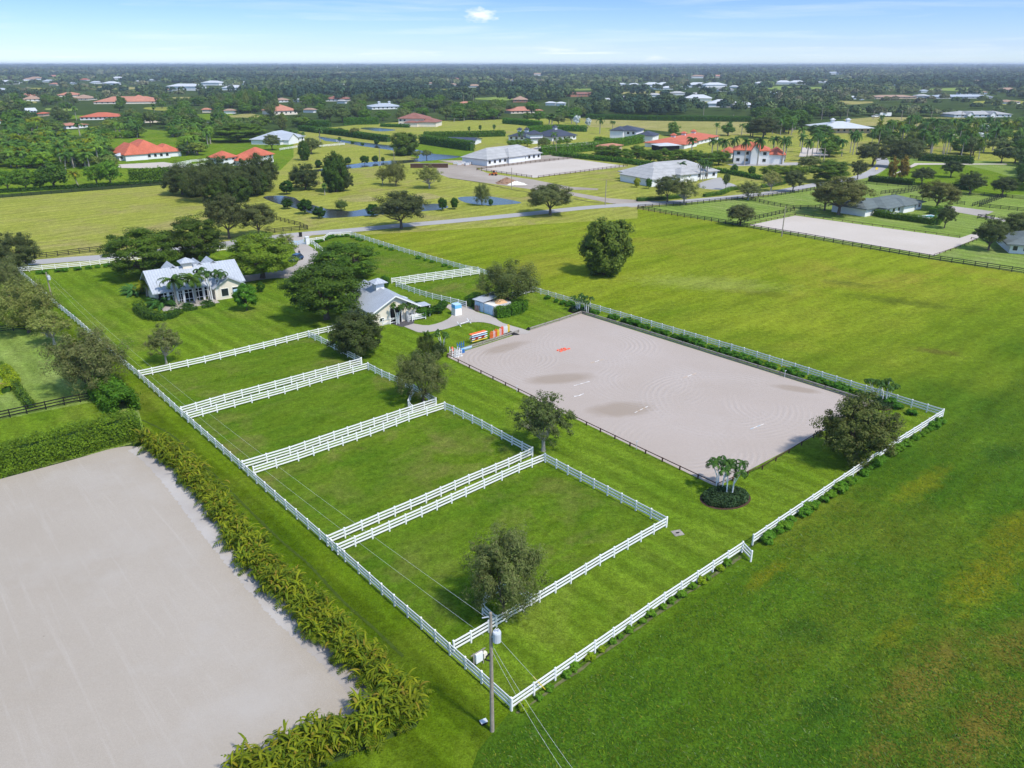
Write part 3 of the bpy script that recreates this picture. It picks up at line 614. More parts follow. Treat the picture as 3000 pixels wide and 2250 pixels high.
def plant_at(kind, X, Y, h, w, label, cat, group=None, tint=(1, 1, 1), rot=None):
    i = RC.randrange(len(PROTO[kind])); key = (kind, i)
    if key not in FIRST:
        nm, cr, tk = PROTO[kind][i]
        r = thing(nm, label, cat); link('trunk', tk, r); link('crown', cr, r); FIRST[key] = r
    else: r = copy_tree(FIRST[key])
    r['label'] = label; r['category'] = cat
    if group: r['group'] = group
    elif 'group' in r: del r['group']
    r.location = (X, Y, 0.03); r.scale = (w / 10, w / 10, h / 10); r.rotation_euler = (0, 0, RC.uniform(0, 2 * PI) if rot is None else rot)
    for c in r.children:
        if c.name.startswith('crown'): c.color = (*tint, 1)
    return r
def plant(kind, x, yb, yt, wp, label, tint=(1, 1, 1), cat='tree', group=None):
    wp *= 1.45 if cat == 'palm' and kind in ('royal', 'coconut', 'yellow') else 1.15 if kind == 'adonidia' else 1.0
    p = P(x, yb); h = Hxy(p.x, p.y, yt); w = wp * proj(p.x, p.y)[2] / F
    return plant_at(kind, p.x, p.y, h, w, label, cat, group, tint)
DK = (.55, .62, .55); OL = (.95, .9, .85); GR = (1.05, .92, .95); YG = (1.5, 1.35, .6); LT = (1.25, 1.2, 1.0)
TREES = [
 ('willowy', 1478, 1800, 1562, 250, 'round olive tree inside the hexagonal white guard in the nearest paddock', (.85, .85, .8)),
 ('twiggy', 1592, 1322, 1153, 200, 'sparse tree with bare grey twigs near the arena, by the third paddock corner', (.62, .68, .6)),
 ('willowy', 1240, 1175, 1032, 165, 'rounded olive tree at the right corner of the second paddock', (.85, .82, .8)),
 ('full', 1048, 1040, 912, 172, 'dark dense tree over the right fence of the first paddock', (.46, .52, .42)),
 ('layered', 958, 935, 770, 240, 'big dark spreading tree beside the left side of the barn', (.55, .60, .5)),
 ('layered', 1015, 815, 715, 205, 'spreading green tree between the drive and the upper paddock', (.62, .75, .55)),
 ('ball', 1130, 845, 806, 34, 'small round bush tree behind the barn cupola', (.55, .62, .6)),
 ('layered', 770, 815, 688, 215, 'yellow-green spreading tree right of the house, by the drive', (1.25, 1.15, .7)),
 ('layered', 580, 780, 640, 190, 'dark spreading tree directly behind the house roof', (.50, .50, .45)),
 ('layered', 425, 815, 672, 215, 'dark green spreading tree at the left end of the house', (.62, .66, .5)),
 ('oak', 672, 700, 572, 135, 'tall grey-green oak behind the house trees by the black fence', (.6, .58, .6)),
 ('oak', 760, 692, 600, 125, 'grey-brown oak beside the black fence corner at the road', (.75, .72, .72)),
 ('twiggy', 838, 738, 680, 60, 'pale feathery tree beside the gate on the left', (1.6, 1.5, 1.1)),
 ('ball', 724, 910, 830, 74, 'bright green round tree standing alone on the lawn right of the house', (.75, .85, .7)),
 ('ball', 765, 856, 826, 28, 'small clipped round bush beside the drive', (.4, .45, .5)),
 ('twiggy', 488, 1066, 952, 110, 'small thin grey-green tree by the fence of the first paddock', (1.0, .95, .95)),
 ('full', 60, 790, 685, 120, 'dark oak at the left edge beside the road', (.55, .58, .55)),
 ('willowy', 30, 880, 750, 130, 'grey-green tree at the left edge below the road', (.95, .92, .95)),
 ('willowy', 85, 975, 820, 190, 'large pale olive tree outside the left boundary fence', (1.35, 1.25, 1.0)),
 ('twiggy', 160, 1010, 908, 130, 'pale bushy tree leaning beside the left boundary fence', (1.6, 1.5, 1.15)),
 ('willowy', 272, 1152, 972, 230, 'big grey-brown tree outside the fence above the short bright hedge', (.98, .90, .92)),
 ('dome', 1772, 803, 638, 172, 'lone dense dome-shaped tree in the middle of the big field', (.85, .75, .8)),
 ('willowy', 1490, 893, 768, 190, 'broad olive tree behind the muck bunker', (.75, .78, .6)),
 ('full', 2500, 1350, 1172, 228, 'large dark tree at the right corner of the arena', (.68, .68, .5)),
 ('oak', 1176, 670, 562, 160, 'dark grey oak standing alone by the road above the field', (.55, .55, .58)),
 ('oak', 1612, 630, 538, 148, 'round oak on the field side of the road, right of the ponds', (.85, .82, .85)),
 ('oak', 1955, 592, 514, 82, 'dark oak by the road in front of the grey villa', (.7, .72, .7)),
 ('twiggy', 2003, 600, 518, 100, 'wide grey oak by the road in front of the grey villa', (1.15, 1.05, 1.0)),
 ('twiggy', 2192, 586, 532, 88, 'grey-green oak by the road at the black fence', (.95, .92, .95)),
 ('oak', 2168, 660, 602, 92, 'small oak on the black fence line beside the estate arena', (.72, .68, .7)),
 ('oak', 2456, 630, 520, 165, 'broad brown-olive oak left of the grey-roofed house', (.98, .85, .75)),
 ('oak', 2415, 617, 532, 88, 'narrower brown-olive oak beside the broad one left of the grey-roofed house', (.95, .84, .75)),
 ('oak', 2742, 614, 530, 122, 'large round brown-olive oak behind the grey-roofed house', (.90, .78, .65)),
 ('oak', 2766, 669, 603, 58, 'small dark tree on the lawn right of the swimming pool', (.55, .62, .58)),
 ('oak', 2895, 733, 645, 100, 'oak at the right end of the estate arena', (.62, .66, .6)),
 ('oak', 2968, 712, 625, 110, 'oak beside the house at the right edge', (.65, .68, .6)),
 ('oak', 2840, 570, 505, 80, 'dark oak above the clipped hedge behind the estate paddocks', (.5, .55, .55)),
 ('oak', 2935, 575, 520, 82, 'dark oak beside the far right lane fences', (.5, .55, .52)),
 ('oak', 2700, 540, 492, 72, 'dark oak behind the round brown-olive oak', (.5, .55, .55)),
 ('oak', 2785, 520, 472, 66, 'dark green tree on the lawn beside the pink paved court', (.45, .55, .52)),
 ('pinefar', 2612, 525, 462, 44, 'reddish brown cypress on the lawn, left of the pair', (1.5, .85, .4)),
 ('pinefar', 2642, 525, 460, 50, 'reddish brown cypress on the lawn, right of the pair', (1.5, .85, .4)),
 ('twiggy', 2258, 560, 500, 76, 'pale almost leafless tree by the road', (1.9, 1.6, 1.5)),
 ('oak', 2322, 562, 500, 66, 'rounded oak beside the road bend', (.7, .72, .72)),
 ('layered', 2428, 535, 470, 128, 'wide dark green tree at the road bend', (.7, .75, .6)),
 ('oak', 2512, 526, 468, 48, 'slim oak beside the road', (.6, .62, .6)),
 ('layered', 2270, 520, 483, 90, 'flat-topped green tree beside the villa lawn, left one', (1.0, .95, .5)),
 ('layered', 2330, 522, 483, 80, 'flat-topped green tree beside the villa lawn, right one', (1.0, .95, .5)),
 ('ball', 2150, 510, 482, 26, 'small round tree on the lawn behind the villa, left one', (.6, .6, .6)),
 ('ball', 2202, 514, 487, 26, 'small round tree on the lawn behind the villa, right one', (.6, .6, .6)),
 ('oakfar', 2125, 556, 505, 22, 'slim young tree beside the villa drive', (.6, .75, .6)),
 ('ball', 1900, 553, 522, 22, 'young green tree by the left corner of the grey villa', (.55, .6, .5)),
 ('ball', 1866, 549, 520, 24, 'young yellow-leaved tree by the left corner of the grey villa', (2.6, 1.3, .9)),
 # dark wood beside the mown olive field and pond
 ('full', 535, 570, 480, 115, 'dark tree at the left end of the wood beside the mown field', (.50, .55, .5)),
 ('willowy', 600, 590, 478, 130, 'dark bushy tree of the wood nearest to the mown field', (.60, .62, .55)),
 ('willowy', 672, 590, 488, 115, 'tall dark bushy tree in the middle of the wood', (.55, .6, .55)),
 ('full', 730, 575, 472, 100, 'dark tree of the wood right of the tall bushy one', (.48, .52, .5)),
 ('full', 640, 548, 462, 110, 'dark tree at the back of the wood below the twin red roofs', (.52, .6, .5)),
 ('full', 770, 560, 455, 105, 'dark tree at the right end of the wood', (.5, .55, .5)),
 ('dome', 568, 575, 505, 90, 'dark dense bush at the left foot of the wood', (.55, .55, .62)),
 ('dome', 640, 592, 520, 90, 'dark dense bush in the middle foot of the wood', (.55, .55, .62)),
 ('dome', 705, 592, 515, 80, 'dark dense bush at the right foot of the wood', (.5, .52, .6)),
 ('dome', 755, 572, 500, 70, 'dark dense bush between the wood and the pond', (.5, .52, .6)),
 ('full', 895, 556, 483, 90, 'dark round tree left of the tall tree by the pond', (.42, .5, .46)),
 ('dome', 985, 562, 452, 82, 'tall dark pointed tree above the pond', (.42, .5, .5)),
 ('full', 1008, 560, 490, 60, 'dark low tree beside the tall pointed one above the pond', (.38, .46, .42)),
 ('ball', 840, 570, 528, 44, 'dark shrub at the left end of the pond', (.28, .36, .4)),
 ('fan', 952, 572, 530, 34, 'green cabbage palm below the dark trees by the pond', (.9, .95, .8)),
 ('twiggy', 1121, 541, 487, 48, 'pale brown sparse tree on the pond meadow, left of three', (1.5, 1.3, 1.0)),
 ('willowy', 1160, 545, 470, 70, 'olive bushy tree on the pond meadow, middle of three', (1.05, .95, .85)),
 ('twiggy', 1258, 552, 486, 92, 'pale olive spreading tree on the pond meadow, right of three', (1.45, 1.35, 1.1)),
 ('willowy', 1412, 602, 538, 52, 'slim grey-green tree in the lily pond', (1.0, 1.0, .85)),
 ('ball', 1297, 617, 580, 32, 'dark shrub on the pond bank, left of two', (.32, .38, .4)),
 ('ball', 1332, 613, 578, 28, 'dark shrub on the pond bank, right of two', (.36, .42, .4)),
 ('ball', 1438, 603, 582, 18, 'small grey bush in the lily pond', (.4, .48, .5)),
 ('ball', 842, 612, 582, 40, 'dark waterside bush at the left end of the pond', (.26, .32, .36)),
 ('ball', 895, 627, 583, 48, 'big dark bush standing in the pond', (.26, .32, .32)),
 ('ball', 935, 640, 605, 44, 'dark bush at the near bank of the pond', (.26, .32, .32)),
 ('ball', 1095, 634, 598, 50, 'dark green bush left of the road oak', (.3, .4, .38)),
 ('willowy', 1000, 617, 585, 40, 'reedy green bush on the far pond bank', (.7, .9, .6)),
 ('dome', 1185, 455, 386, 92, 'large dense green tree standing beside the canal', (.75, .75, .7)),
 ('oak', 912, 451, 405, 68, 'grey-green oak on the canal meadow', (.8, .85, .75)),
 ('dome', 893, 470, 415, 38, 'dark upright tree beside the canal meadow', (.45, .55, .5)),
 ('ball', 934, 492, 468, 26, 'dark bush on the canal bank, leftmost', (.3, .36, .34)),
 ('ball', 1020, 484, 460, 22, 'dark bush on the canal bank right of the leftmost', (.34, .4, .34)),
 ('ball', 1069, 481, 456, 32, 'round dark bush on the canal bank, largest of the row', (.34, .42, .34)),
 ('ball', 1099, 478, 455, 22, 'round dark bush on the canal bank right of the largest', (.34, .42, .34)),
 ('ball', 1122, 475, 460, 14, 'small dark bush on the canal bank, rightmost', (.34, .42, .34)),
 ('ball', 1062, 428, 418, 13, 'small bush at the upper canal water', (.36, .44, .34)),
 ('ball', 1033, 423, 414, 12, 'tiny bush at the upper canal water', (.36, .44, .34)),
 ('ball', 1104, 426, 406, 18, 'round bush on the grass between canal and hedge', (.36, .44, .34)),
 ('oakfar', 1222, 465, 440, 28, 'yellow-olive bush at the canal fork', (1.1, 1.1, .8)),
 ('oakfar', 1250, 464, 438, 32, 'reedy olive bush right of the canal fork', (.9, .95, .8)),
 ('oakfar', 1040, 402, 373, 34, 'pale olive bush on the long hedge', (1.2, 1.05, .8)),
 ('oakfar', 995, 392, 373, 30, 'grey-green bush on the long hedge', (.85, .9, .8)),
 ('layered', 700, 415, 362, 150, 'long flat-topped banyan tree on a lawn, dark trunks beneath', (.8, .85, .5)),
 ('layered', 745, 415, 364, 80, 'right end of the flat-topped banyan grove', (.8, .85, .5)),
 ('oak', 798, 440, 395, 55, 'grey-green tree at the corner of the metal-roofed house', (.9, .92, .85)),
 ('oakfar', 2370, 500, 455, 70, 'olive tree between the palms and the road', (.9, .9, .8)),
 ('oak', 1590, 437, 402, 36, 'young tree on the court in front of the tower house', (.9, .95, .8)),
 ('oak', 2555, 487, 420, 105, 'big dark grey oak over the far road, left one', (.55, .56, .58)),
 ('oak', 2650, 492, 408, 110, 'big dark grey oak over the far road, right one', (.55, .56, .58)),
 ('oak', 2235, 405, 345, 100, 'large grey oak beyond the palms of the orange barn', (.5, .52, .55)),
]
for t in TREES: plant(*t[:6], tint=t[6])
# row along the hedge left, in front of the palm grove
for i, (x, yb, yt, w, kd, tn) in enumerate([(25, 558, 500, 62, 'broadfar', (.7, .9, .7)), (78, 556, 492, 70, 'broadfar', (.8, .95, .75)), (118, 555, 505, 46, 'layered', (1.2, 1.3, .5)), (160, 553, 472, 100, 'broadfar', (.55, .68, .65)), (285, 542, 480, 66, 'broadfar', (1.0, 1.2, .75)), (325, 543, 465, 72, 'broadfar', (.85, 1.1, .75))]):
    plant(kd, x, yb, yt, w, ['dark leafy tree at the left edge above the mown field', 'leafy green tree second from the left edge above the mown field', 'low yellow-green tree above the mown field', 'large dark tree left of the pale coconut palm above the mown field', 'bright leafy tree right of the pale coconut palm', 'bright leafy tree beside the white wall of the far sand arena'][i], tn)
plant('coconut', 229, 545, 495, 52, 'pale arching coconut palm in front of the leafy trees above the mown field', (1.3, 1.25, 1.2), 'palm')
plant('coconut', 250, 495, 460, 40, 'yellow-green coconut palm behind the leafy trees', (1.5, 1.4, .9), 'palm')
# ornamental palms and their beds
def bedpx(cx, cy, rx, ry, label, h=.55):
    rng = np.random.default_rng(int(cx)); c = P(cx, cy); pts = [P(cx + rx * math.cos(a), cy + ry * math.sin(a)) for a in np.linspace(0, 2 * PI, 28, endpoint=False)]
    t = thing('planting_bed', label, 'planting bed', c)
    m = MB(); n = len(pts); vs = [(p.x - c.x, p.y - c.y, .06) for p in pts]; vs2 = [((p.x - c.x) * .93, (p.y - c.y) * .93, .12) for p in pts]
    m.add(vs + vs2, [(i, (i + 1) % n, n + (i + 1) % n, n + i) for i in range(n)] + [tuple(range(n, 2 * n))]); m.build('edging', 'mulch', t)
    A = np.array([(p.x - c.x, p.y - c.y) for p in pts]); N_ = 5200
    u = rng.uniform(0, 1, N_) ** .5; i = rng.integers(0, n, N_); f = rng.uniform(0, 1, N_)[:, None]
    xy = (A[i] * (1 - f) + A[(i + 1) % n] * f) * (u * .92)[:, None]
    z = .12 + h * rng.uniform(.3, 1, N_) * np.clip((1 - u) * 6 + .45, 0, 1)
    V, Q = leafquads(np.column_stack([xy, z]), (unit(rng, N_) + np.array([0, 0, .9])), .13, rng); link('foliage', npmesh('foliage', V, Q, 'leaf_bed'), t)
bedpx(2125, 1462, 75, 33, 'round dark ground-cover bed under the palms at the near arena corner')
bedpx(1700, 911, 36, 9, 'dark planting bed at the far arena corner under thin palms')
bedpx(2590, 1187, 36, 17, 'dark planting bed under palms near the right fence corner')
plant('adonidia', 2108, 1432, 1335, 130, 'white-trunked arching palm cluster in the round bed, nearest the arena', (.42, .55, .45), 'palm')
plant('adonidia', 2135, 1452, 1342, 120, 'second white-trunked palm cluster in the round bed', (.42, .55, .45), 'palm')
plant('adonidia', 1693, 913, 857, 60, 'left thin white-trunked palm cluster at the far arena corner', (.42, .55, .45), 'palm')
plant('adonidia', 1718, 917, 863, 55, 'right thin white-trunked palm cluster at the far arena corner', (.42, .55, .45), 'palm')
plant('adonidia', 2560, 1172, 1103, 90, 'dark palm cluster at the right fence, left one', (.40, .52, .42), 'palm')
plant('adonidia', 2592, 1182, 1108, 85, 'dark palm cluster at the right fence, right one', (.40, .52, .42), 'palm')
plant('fan', 1256, 1046, 958, 80, 'bushy fan palm between the paved path and the second paddock', (.55, .58, .35), 'palm')
plant('willowy', 1250, 1047, 980, 62, 'shaggy lower skirt of brown-green shrubs under the bushy fan palm', (.55, .6, .4), 'shrub')
plant('willowy', 1285, 1050, 1000, 50, 'dark low shrub at the foot of the fan palm', (.35, .45, .4), 'shrub')
plant('adonidia', 1296, 1030, 962, 66, 'slender palm cluster beside the bushy fan palm', (.5, .62, .45), 'palm')
plant('adonidia', 1165, 950, 878, 62, 'palm cluster left of the barn apron', (.5, .6, .42), 'palm')
plant('adonidia', 1197, 943, 878, 46, 'slim palm in front of the barn wall', (.55, .62, .42), 'palm')
plant('adonidia', 1212, 938, 880, 44, 'slim palm at the right corner of the barn front', (.5, .58, .4), 'palm')
# house palms
plant('clump', 395, 862, 808, 60, 'dark blue-green clump of plants at the left end of the house', (.6, .85, 1.0), 'palm')
plant('yellow', 432, 868, 806, 88, 'yellow-green palm at the left end of the house', (1.1, 1.0, .7), 'palm')
plant('clump', 475, 896, 845, 78, 'broad-leaved dark clump in the curved hedge before the house', (.55, .8, .75), 'palm')
plant('royal', 519, 897, 800, 104, 'leftmost tall palm standing in front of the house porch', (.55, .62, .42), 'palm')
plant('royal', 577, 891, 795, 106, 'tall palm in front of the middle of the house porch', (.72, .72, .38), 'palm')
plant('adonidia', 627, 880, 772, 120, 'tall dark palm cluster with white trunks right of the house porch', (.42, .52, .42), 'palm')
plant('fan', 652, 872, 812, 64, 'shaggy palm against the right wing of the house', (.45, .52, .38), 'palm')
plant('clump', 549, 900, 878, 32, 'small dark cycad in the middle bed before the porch', (.35, .5, .5), 'shrub')
plant('clump', 605, 890, 870, 30, 'small dark cycad in the right bed before the porch', (.35, .5, .5), 'shrub')
# villa and estate palms
for (x, yb, yt, w, lab) in [(1990, 522, 470, 36, 'royal palm left in front of the villa portico'), (2008, 521, 477, 34, 'royal palm second in front of the villa portico'), (2050, 530, 462, 28, 'tall royal palm of the trio right of the portico, left'), (2058, 531, 466, 28, 'tall royal palm of the trio right of the portico, middle'), (2070, 525, 468, 30, 'tall royal palm of the trio right of the portico, right'),
                            (2025, 461, 398, 38, 'royal palm before the long orange-roofed barn'), (2084, 463, 400, 34, 'royal palm at the right half of the orange-roofed barn'), (2100, 459, 402, 34, 'royal palm between the orange barn and the gatehouse'), (2118, 475, 402, 36, 'royal palm left of the red-roofed gatehouse'), (2146, 472, 396, 36, 'royal palm beside the white two-storey house left end'), (2180, 484, 398, 40, 'royal palm in front of the white two-storey house'), (2218, 485, 396, 42, 'royal palm at the dormer of the white two-storey house'), (2262, 463, 395, 40, 'royal palm right of the dormer of the white two-storey house'), (2290, 481, 395, 40, 'royal palm at the right end of the white two-storey house'), (2300, 467, 396, 36, 'royal palm behind the right end of the white two-storey house')]:
    plant('royal', x, yb, yt, w * 1.2, lab, (.5, .62, .5), 'palm')
for (x, yb, yt, w, lab) in [(1375, 396, 366, 20, 'small date palm on the meadow, left of three'), (1407, 392, 362, 24, 'small date palm on the meadow, middle of three'), (1448, 390, 360, 24, 'small date palm on the meadow, right of three'), (938, 415, 372, 36, 'tall palm at the corner of the canal hedge'), (996, 422, 398, 26, 'brown palm beside the canal fence'), (855, 410, 378, 28, 'palm in front of the grey metal-roofed house, left one'), (872, 412, 380, 28, 'palm in front of the grey metal-roofed house, middle one'), (888, 412, 385, 26, 'palm in front of the grey metal-roofed house, right one'), (1757, 392, 340, 34, 'tall dark palm beside the modern dark-roofed house'), (1795, 378, 352, 26, 'palm behind the modern dark-roofed house'), (1525, 425, 380, 28, 'tall palm left of the tower house'), (1622, 425, 385, 30, 'tall palm right of the tower house')]:
    plant('fan' if 'date' in lab or 'brown' in lab else 'royal', x, yb, yt, w, lab, (.75, .85, .75), 'palm')
for (x, yb, yt, w, lab) in [(1690, 372, 336, 22, 'silvery fan palm beyond the tower house, taller one'), (1722, 378, 346, 18, 'silvery fan palm beyond the tower house, smaller one'), (2878, 398, 362, 32, 'tall silver fan palm on the right estate'), (2865, 420, 388, 36, 'silver fan palm on the right estate, left of the pair'), (2896, 420, 390, 36, 'silver fan palm on the right estate, right of the pair')]:
    plant('silver', x, yb, yt, w * 1.25, lab, (1, 1, 1), 'palm')
# ------------------------------------------------------------------ HEDGES
def hedge(label, px, wid, h, mat='leaf_hedge', tint=(1, 1, 1), dens=34, leaf=.16, rough=.18, name='hedge', cat='hedge', group=None, core_=True):
    pts = [P(*q) for q in px]; o0 = pts[0]; t = thing(name, label, cat, o0, 0, group)
    rng = np.random.default_rng(int(px[0][0]) + int(px[0][1])); VV = []; NN = []; core = MB()
    for i in range(len(pts) - 1):
        a, b = np.array(pts[i] - o0), np.array(pts[i + 1] - o0); L = np.linalg.norm(b - a); d = (b - a) / L; nn = np.array([-d[1], d[0], 0])
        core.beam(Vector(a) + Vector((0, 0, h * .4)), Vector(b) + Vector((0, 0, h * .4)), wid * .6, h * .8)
        n = int(min(24000, dens * L * (2 * h + wid)))
        s = rng.uniform(0, L, n); f = rng.uniform(0, 2 * h + wid, n); lump = .5 + .5 * np.sin(s * 2.3 + rng.normal() * 3) * np.sin(s * .9 + 1)
        off = rng.normal(size=n) * rough * .6 + lump * rough
        side = np.where(f < h, -wid / 2 - off, np.where(f < h + wid, f - h - wid / 2, wid / 2 + off))
        z = np.where(f < h, f, np.where(f < h + wid, h + off, f - h - wid))
        VV.append(a + d * s[:, None] + nn * side[:, None] + np.array([0, 0, 1]) * np.maximum(z, .05)[:, None])
        on = np.where((f < h)[:, None], -nn, np.where((f < h + wid)[:, None], np.array([0, 0, 1.]), nn)); q = on * .9 + unit(rng, n) * .8 + np.array([0, 0, .3]); NN.append(q / np.linalg.norm(q, axis=1, keepdims=True))
    V, Q = leafquads(np.concatenate(VV), np.concatenate(NN), leaf, rng)
    o = link('foliage', npmesh('foliage', V, Q, mat), t); o.color = (*tint, 1)
    if not core_: return t
    c = core.build('hedge_core', 'leaf_bed', t); c.color = (1, 1.2, .6, 1)  # solid dark-green core box, closes the view through between the leaves
    return t
hedge('tall thick green hedge along the left neighbour sand arena', [(-60, 1402), (206, 1330), (340, 1293), (412, 1272)], 2.6, 3.2, tint=(1.05, 1.0, .75), dens=100, leaf=.13, rough=.35)
hedge('short bright hedge of large leaves beside the big grey-brown tree', [(300, 1150), (330, 1180), (372, 1212)], 2.6, 2.4, 'leaf_bright', (.85, .85, .7), 150, .2, .55, core_=False)
hedge('low clipped hedge dividing the left neighbour lawn', [(2, 1075), (45, 1135), (92, 1198)], .9, .9, tint=(.8, .8, .9))
hedge('yellow croton hedge at the left edge', [(-30, 1150), (20, 1150), (38, 1120), (10, 1085)], 1.6, .9, 'leaf_bright', (2.6, 1.5, .6), 90, .12)
q = P(6, 1142); t = thing('clay_pot', 'terracotta pot in the yellow bed at the left edge', 'pot', q); MB().box((0, 0, .4), (.9, .9, .8), 0, 1.25).build('pot_body', 'salmon_tile', t); MB().box((0, 0, .84), (1.2, 1.2, .1)).build('rim', 'salmon_tile', t)
hedge('curved clipped hedge in front of the house', [(407, 905), (414, 920), (432, 932), (455, 938), (489, 938)], 1.7, 1.5, tint=(.55, .6, .7))
hedge('rounded hedge end beside the curved hedge before the house', [(494, 936), (510, 928), (522, 917)], 1.8, 1.2, tint=(.48, .55, .6))
hedge('small box hedge before the porch, left one', [(536, 911), (556, 911), (576, 905)], .9, .7, tint=(.42, .5, .55))
hedge('small box hedge before the porch, right one', [(592, 903), (610, 901), (627, 895)], .9, .7, tint=(.42, .5, .55))
hedge('clipped green hedge on the left of the muck bunker', [(1374, 900), (1390, 890), (1400, 884)], 1.8, 1.9, 'leaf_bright', (.75, .8, .6), 70)
hedge('clipped green hedge in front of the right muck bay', [(1452, 930), (1490, 925), (1519, 915), (1532, 905)], 1.9, 1.8, 'leaf_bright', (.72, .75, .6), 70)
hedge('dark hedge beside the road below the villa oaks', [(1866, 590), (1930, 586), (2000, 580)], 1.6, 1.3, tint=(.5, .7, .7))
hedge('green hedge beside the road below the villa drive', [(2062, 577), (2110, 571), (2140, 558), (2165, 556)], 1.6, 1.3, tint=(.9, 1, .8))
hedge('green hedge between the two bare trees and the road', [(2230, 551), (2265, 546), (2300, 538)], 1.5, 1.3, tint=(.8, .95, .8))
hedge('thick green hedge round the pool of the grey-roofed house', [(2562, 632), (2602, 640), (2680, 650), (2739, 659), (2752, 646)], 2.0, 2.0, tint=(.72, .8, .7), dens=44)
hedge('hedge block between the pool and the paved court', [(2728, 630), (2748, 626), (2760, 622)], 3.0, 2.0, tint=(.6, .75, .7))
hedge('dark clipped hedge on the lawn behind the estate paddocks, left one', [(2545, 531), (2610, 537), (2675, 543)], 3, 2.2, tint=(.22, .32, .35), leaf=.2)
hedge('dark clipped hedge on the lawn behind the estate paddocks, right one', [(2794, 551), (2848, 559)], 3, 2.2, tint=(.22, .32, .35), leaf=.2)
BH = 'clipped field hedges of the middle distance'
for (pp, w, h, tn, lab) in [
    ([(874, 369), (966, 371)], 5, 4, (.5, .75, .6), 'clipped hedge block left above the meadow with the small pond'),
    ([(1007, 366), (1109, 364)], 4, 5, (.6, .85, .6), 'taller hedge right above the meadow with the small pond'),
    ([(881, 383), (1000, 397), (1138, 416)], 4, 3.5, (.45, .65, .55), 'long dark hedge along the upper canal'),
    ([(1116, 371), (1199, 374)], 3, 2, (.5, .8, .5), 'low hedge in front of the brown-roofed villa'),
    ([(1235, 420), (1300, 430), (1383, 442)], 4, 5, (.6, .75, .6), 'tall hedge right of the large canal tree'),
    ([(1242, 404), (1380, 402), (1478, 399)], 4, 3.5, (.6, .75, .55), 'hedge behind the low slate-roofed building'),
    ([(1581, 455), (1660, 449), (1741, 441), (1800, 432), (1880, 418)], 3, 4.5, (.85, 1.05, .7), 'tall bright hedge right of the long white barn'),
    ([(1624, 456), (1700, 464), (1798, 474), (1906, 488)], 3, 2, (.65, .85, .6), 'low hedge behind the white barn arena'),
    ([(1476, 362), (1530, 366), (1584, 372)], 4, 4, (.6, .95, .6), 'bright hedge on the far meadow edge'),
    ([(1545, 388), (1640, 384), (1718, 386)], 4, 4, (.65, .95, .6), 'bright hedge behind the tower house'),
    ([(1745, 414), (1800, 420), (1880, 418)], 3, 2.5, (.85, 1.05, .6), 'bright low hedge in front of the modern dark-roofed house'),
    ([(1718, 349), (1900, 353), (2200, 357)], 5, 4, (.45, .65, .6), 'long dark hedge behind the dry field'),
    ([(0, 348), (60, 344), (110, 340)], 8, 3, (.35, .5, .5), 'dark hedge behind the far left lawn'),
    ([(2700, 360), (2930, 361)], 5, 3, (.4, .55, .5), 'dark hedge below the grey-roofed far barn'),
    ([(2030, 496), (2140, 510), (2230, 527), (2320, 534)], 2.5, 1.5, (.5, .7, .5), 'low hedge across the lawn right of the villa'),
    ([(380, 528), (440, 525), (500, 521)], 3, 4.2, (.75, .8, .6), 'loose tall hedge in front of the far left sand arena'),
    ([(-20, 566), (200, 553), (380, 542), (495, 533)], 1.6, 1.0, (.25, .35, .35), 'low dark hedge along the black fence of the mown field'),
    ([(2690, 470), (2760, 474), (2850, 480)], 4, 3, (.35, .45, .35), 'dark brown-green hedge behind the far right lawn')]:
    hedge(lab, pp, w, h, 'leaf_hedge', tn, 9, .42, .35, group=BH)
# areca palm hedges of the near sand arena
def areca_hedge(label, px, step, h, wid):
    pts = smooth([tuple(P(*q)[:2]) for q in px], 5); o0 = Vector((*pts[0], 0)); t = thing('areca_hedge', label, 'palm hedge', o0)
    rng = np.random.default_rng(int(px[0][0])); V, Q = [], []; V2, Q2 = [], []; acc = 0
    for i in range(len(pts) - 1):
        a, b = np.array(pts[i]), np.array(pts[i + 1]); L = np.linalg.norm(b - a)
        while acc < L:
            q = a + (b - a) * (acc / L); acc += step * rng.uniform(.7, 1.3)
            x, y = q[0] - o0.x + rng.uniform(-.5, .5) * wid, q[1] - o0.y + rng.uniform(-.5, .5) * wid; hh = h * rng.uniform(.6, 1.1)
            for j in range(26): band(V, Q, (x + rng.normal() * .3, y + rng.normal() * .3, hh * rng.uniform(.25, .72)), rng.uniform(0, 2 * PI), rng.uniform(.25, 1.4), hh * rng.uniform(.28, .5), rng.uniform(1.2, 2.8), rng.uniform(.05, .11), 5)
            for j in range(10): frond(V2, Q2, (x, y, hh * rng.uniform(.1, .35)), rng.uniform(0, 2 * PI), rng.uniform(.3, 1.4), hh * rng.uniform(.45, .7), rng.uniform(1.0, 1.9), .34, rng.uniform(.2, .6), 9)
        acc -= L
    link('foliage', npmesh('foliage', np.array(V), np.array(Q), 'leaf_areca'), t); o = link('shaded_inner_fronds', npmesh('shaded_inner_fronds', np.array(V2), np.array(Q2), 'leaf_areca'), t); o.color = (.62, .72, .6, 1)  # inner filler fronds tinted darker: shade of the hedge gaps put into colour
areca_hedge('long yellow-green palm hedge between the near sand arena and the mown strip', [(440, 1303), (545, 1385), (620, 1480), (720, 1592), (830, 1727), (985, 1880), (1120, 2003), (1215, 2078)], .24, 3.0, 2.2)
areca_hedge('yellow-green palm hedge closing the near end of the sand arena', [(1222, 2085), (1100, 2128), (960, 2188), (820, 2262), (690, 2345)], .2, 3.0, 2.7)
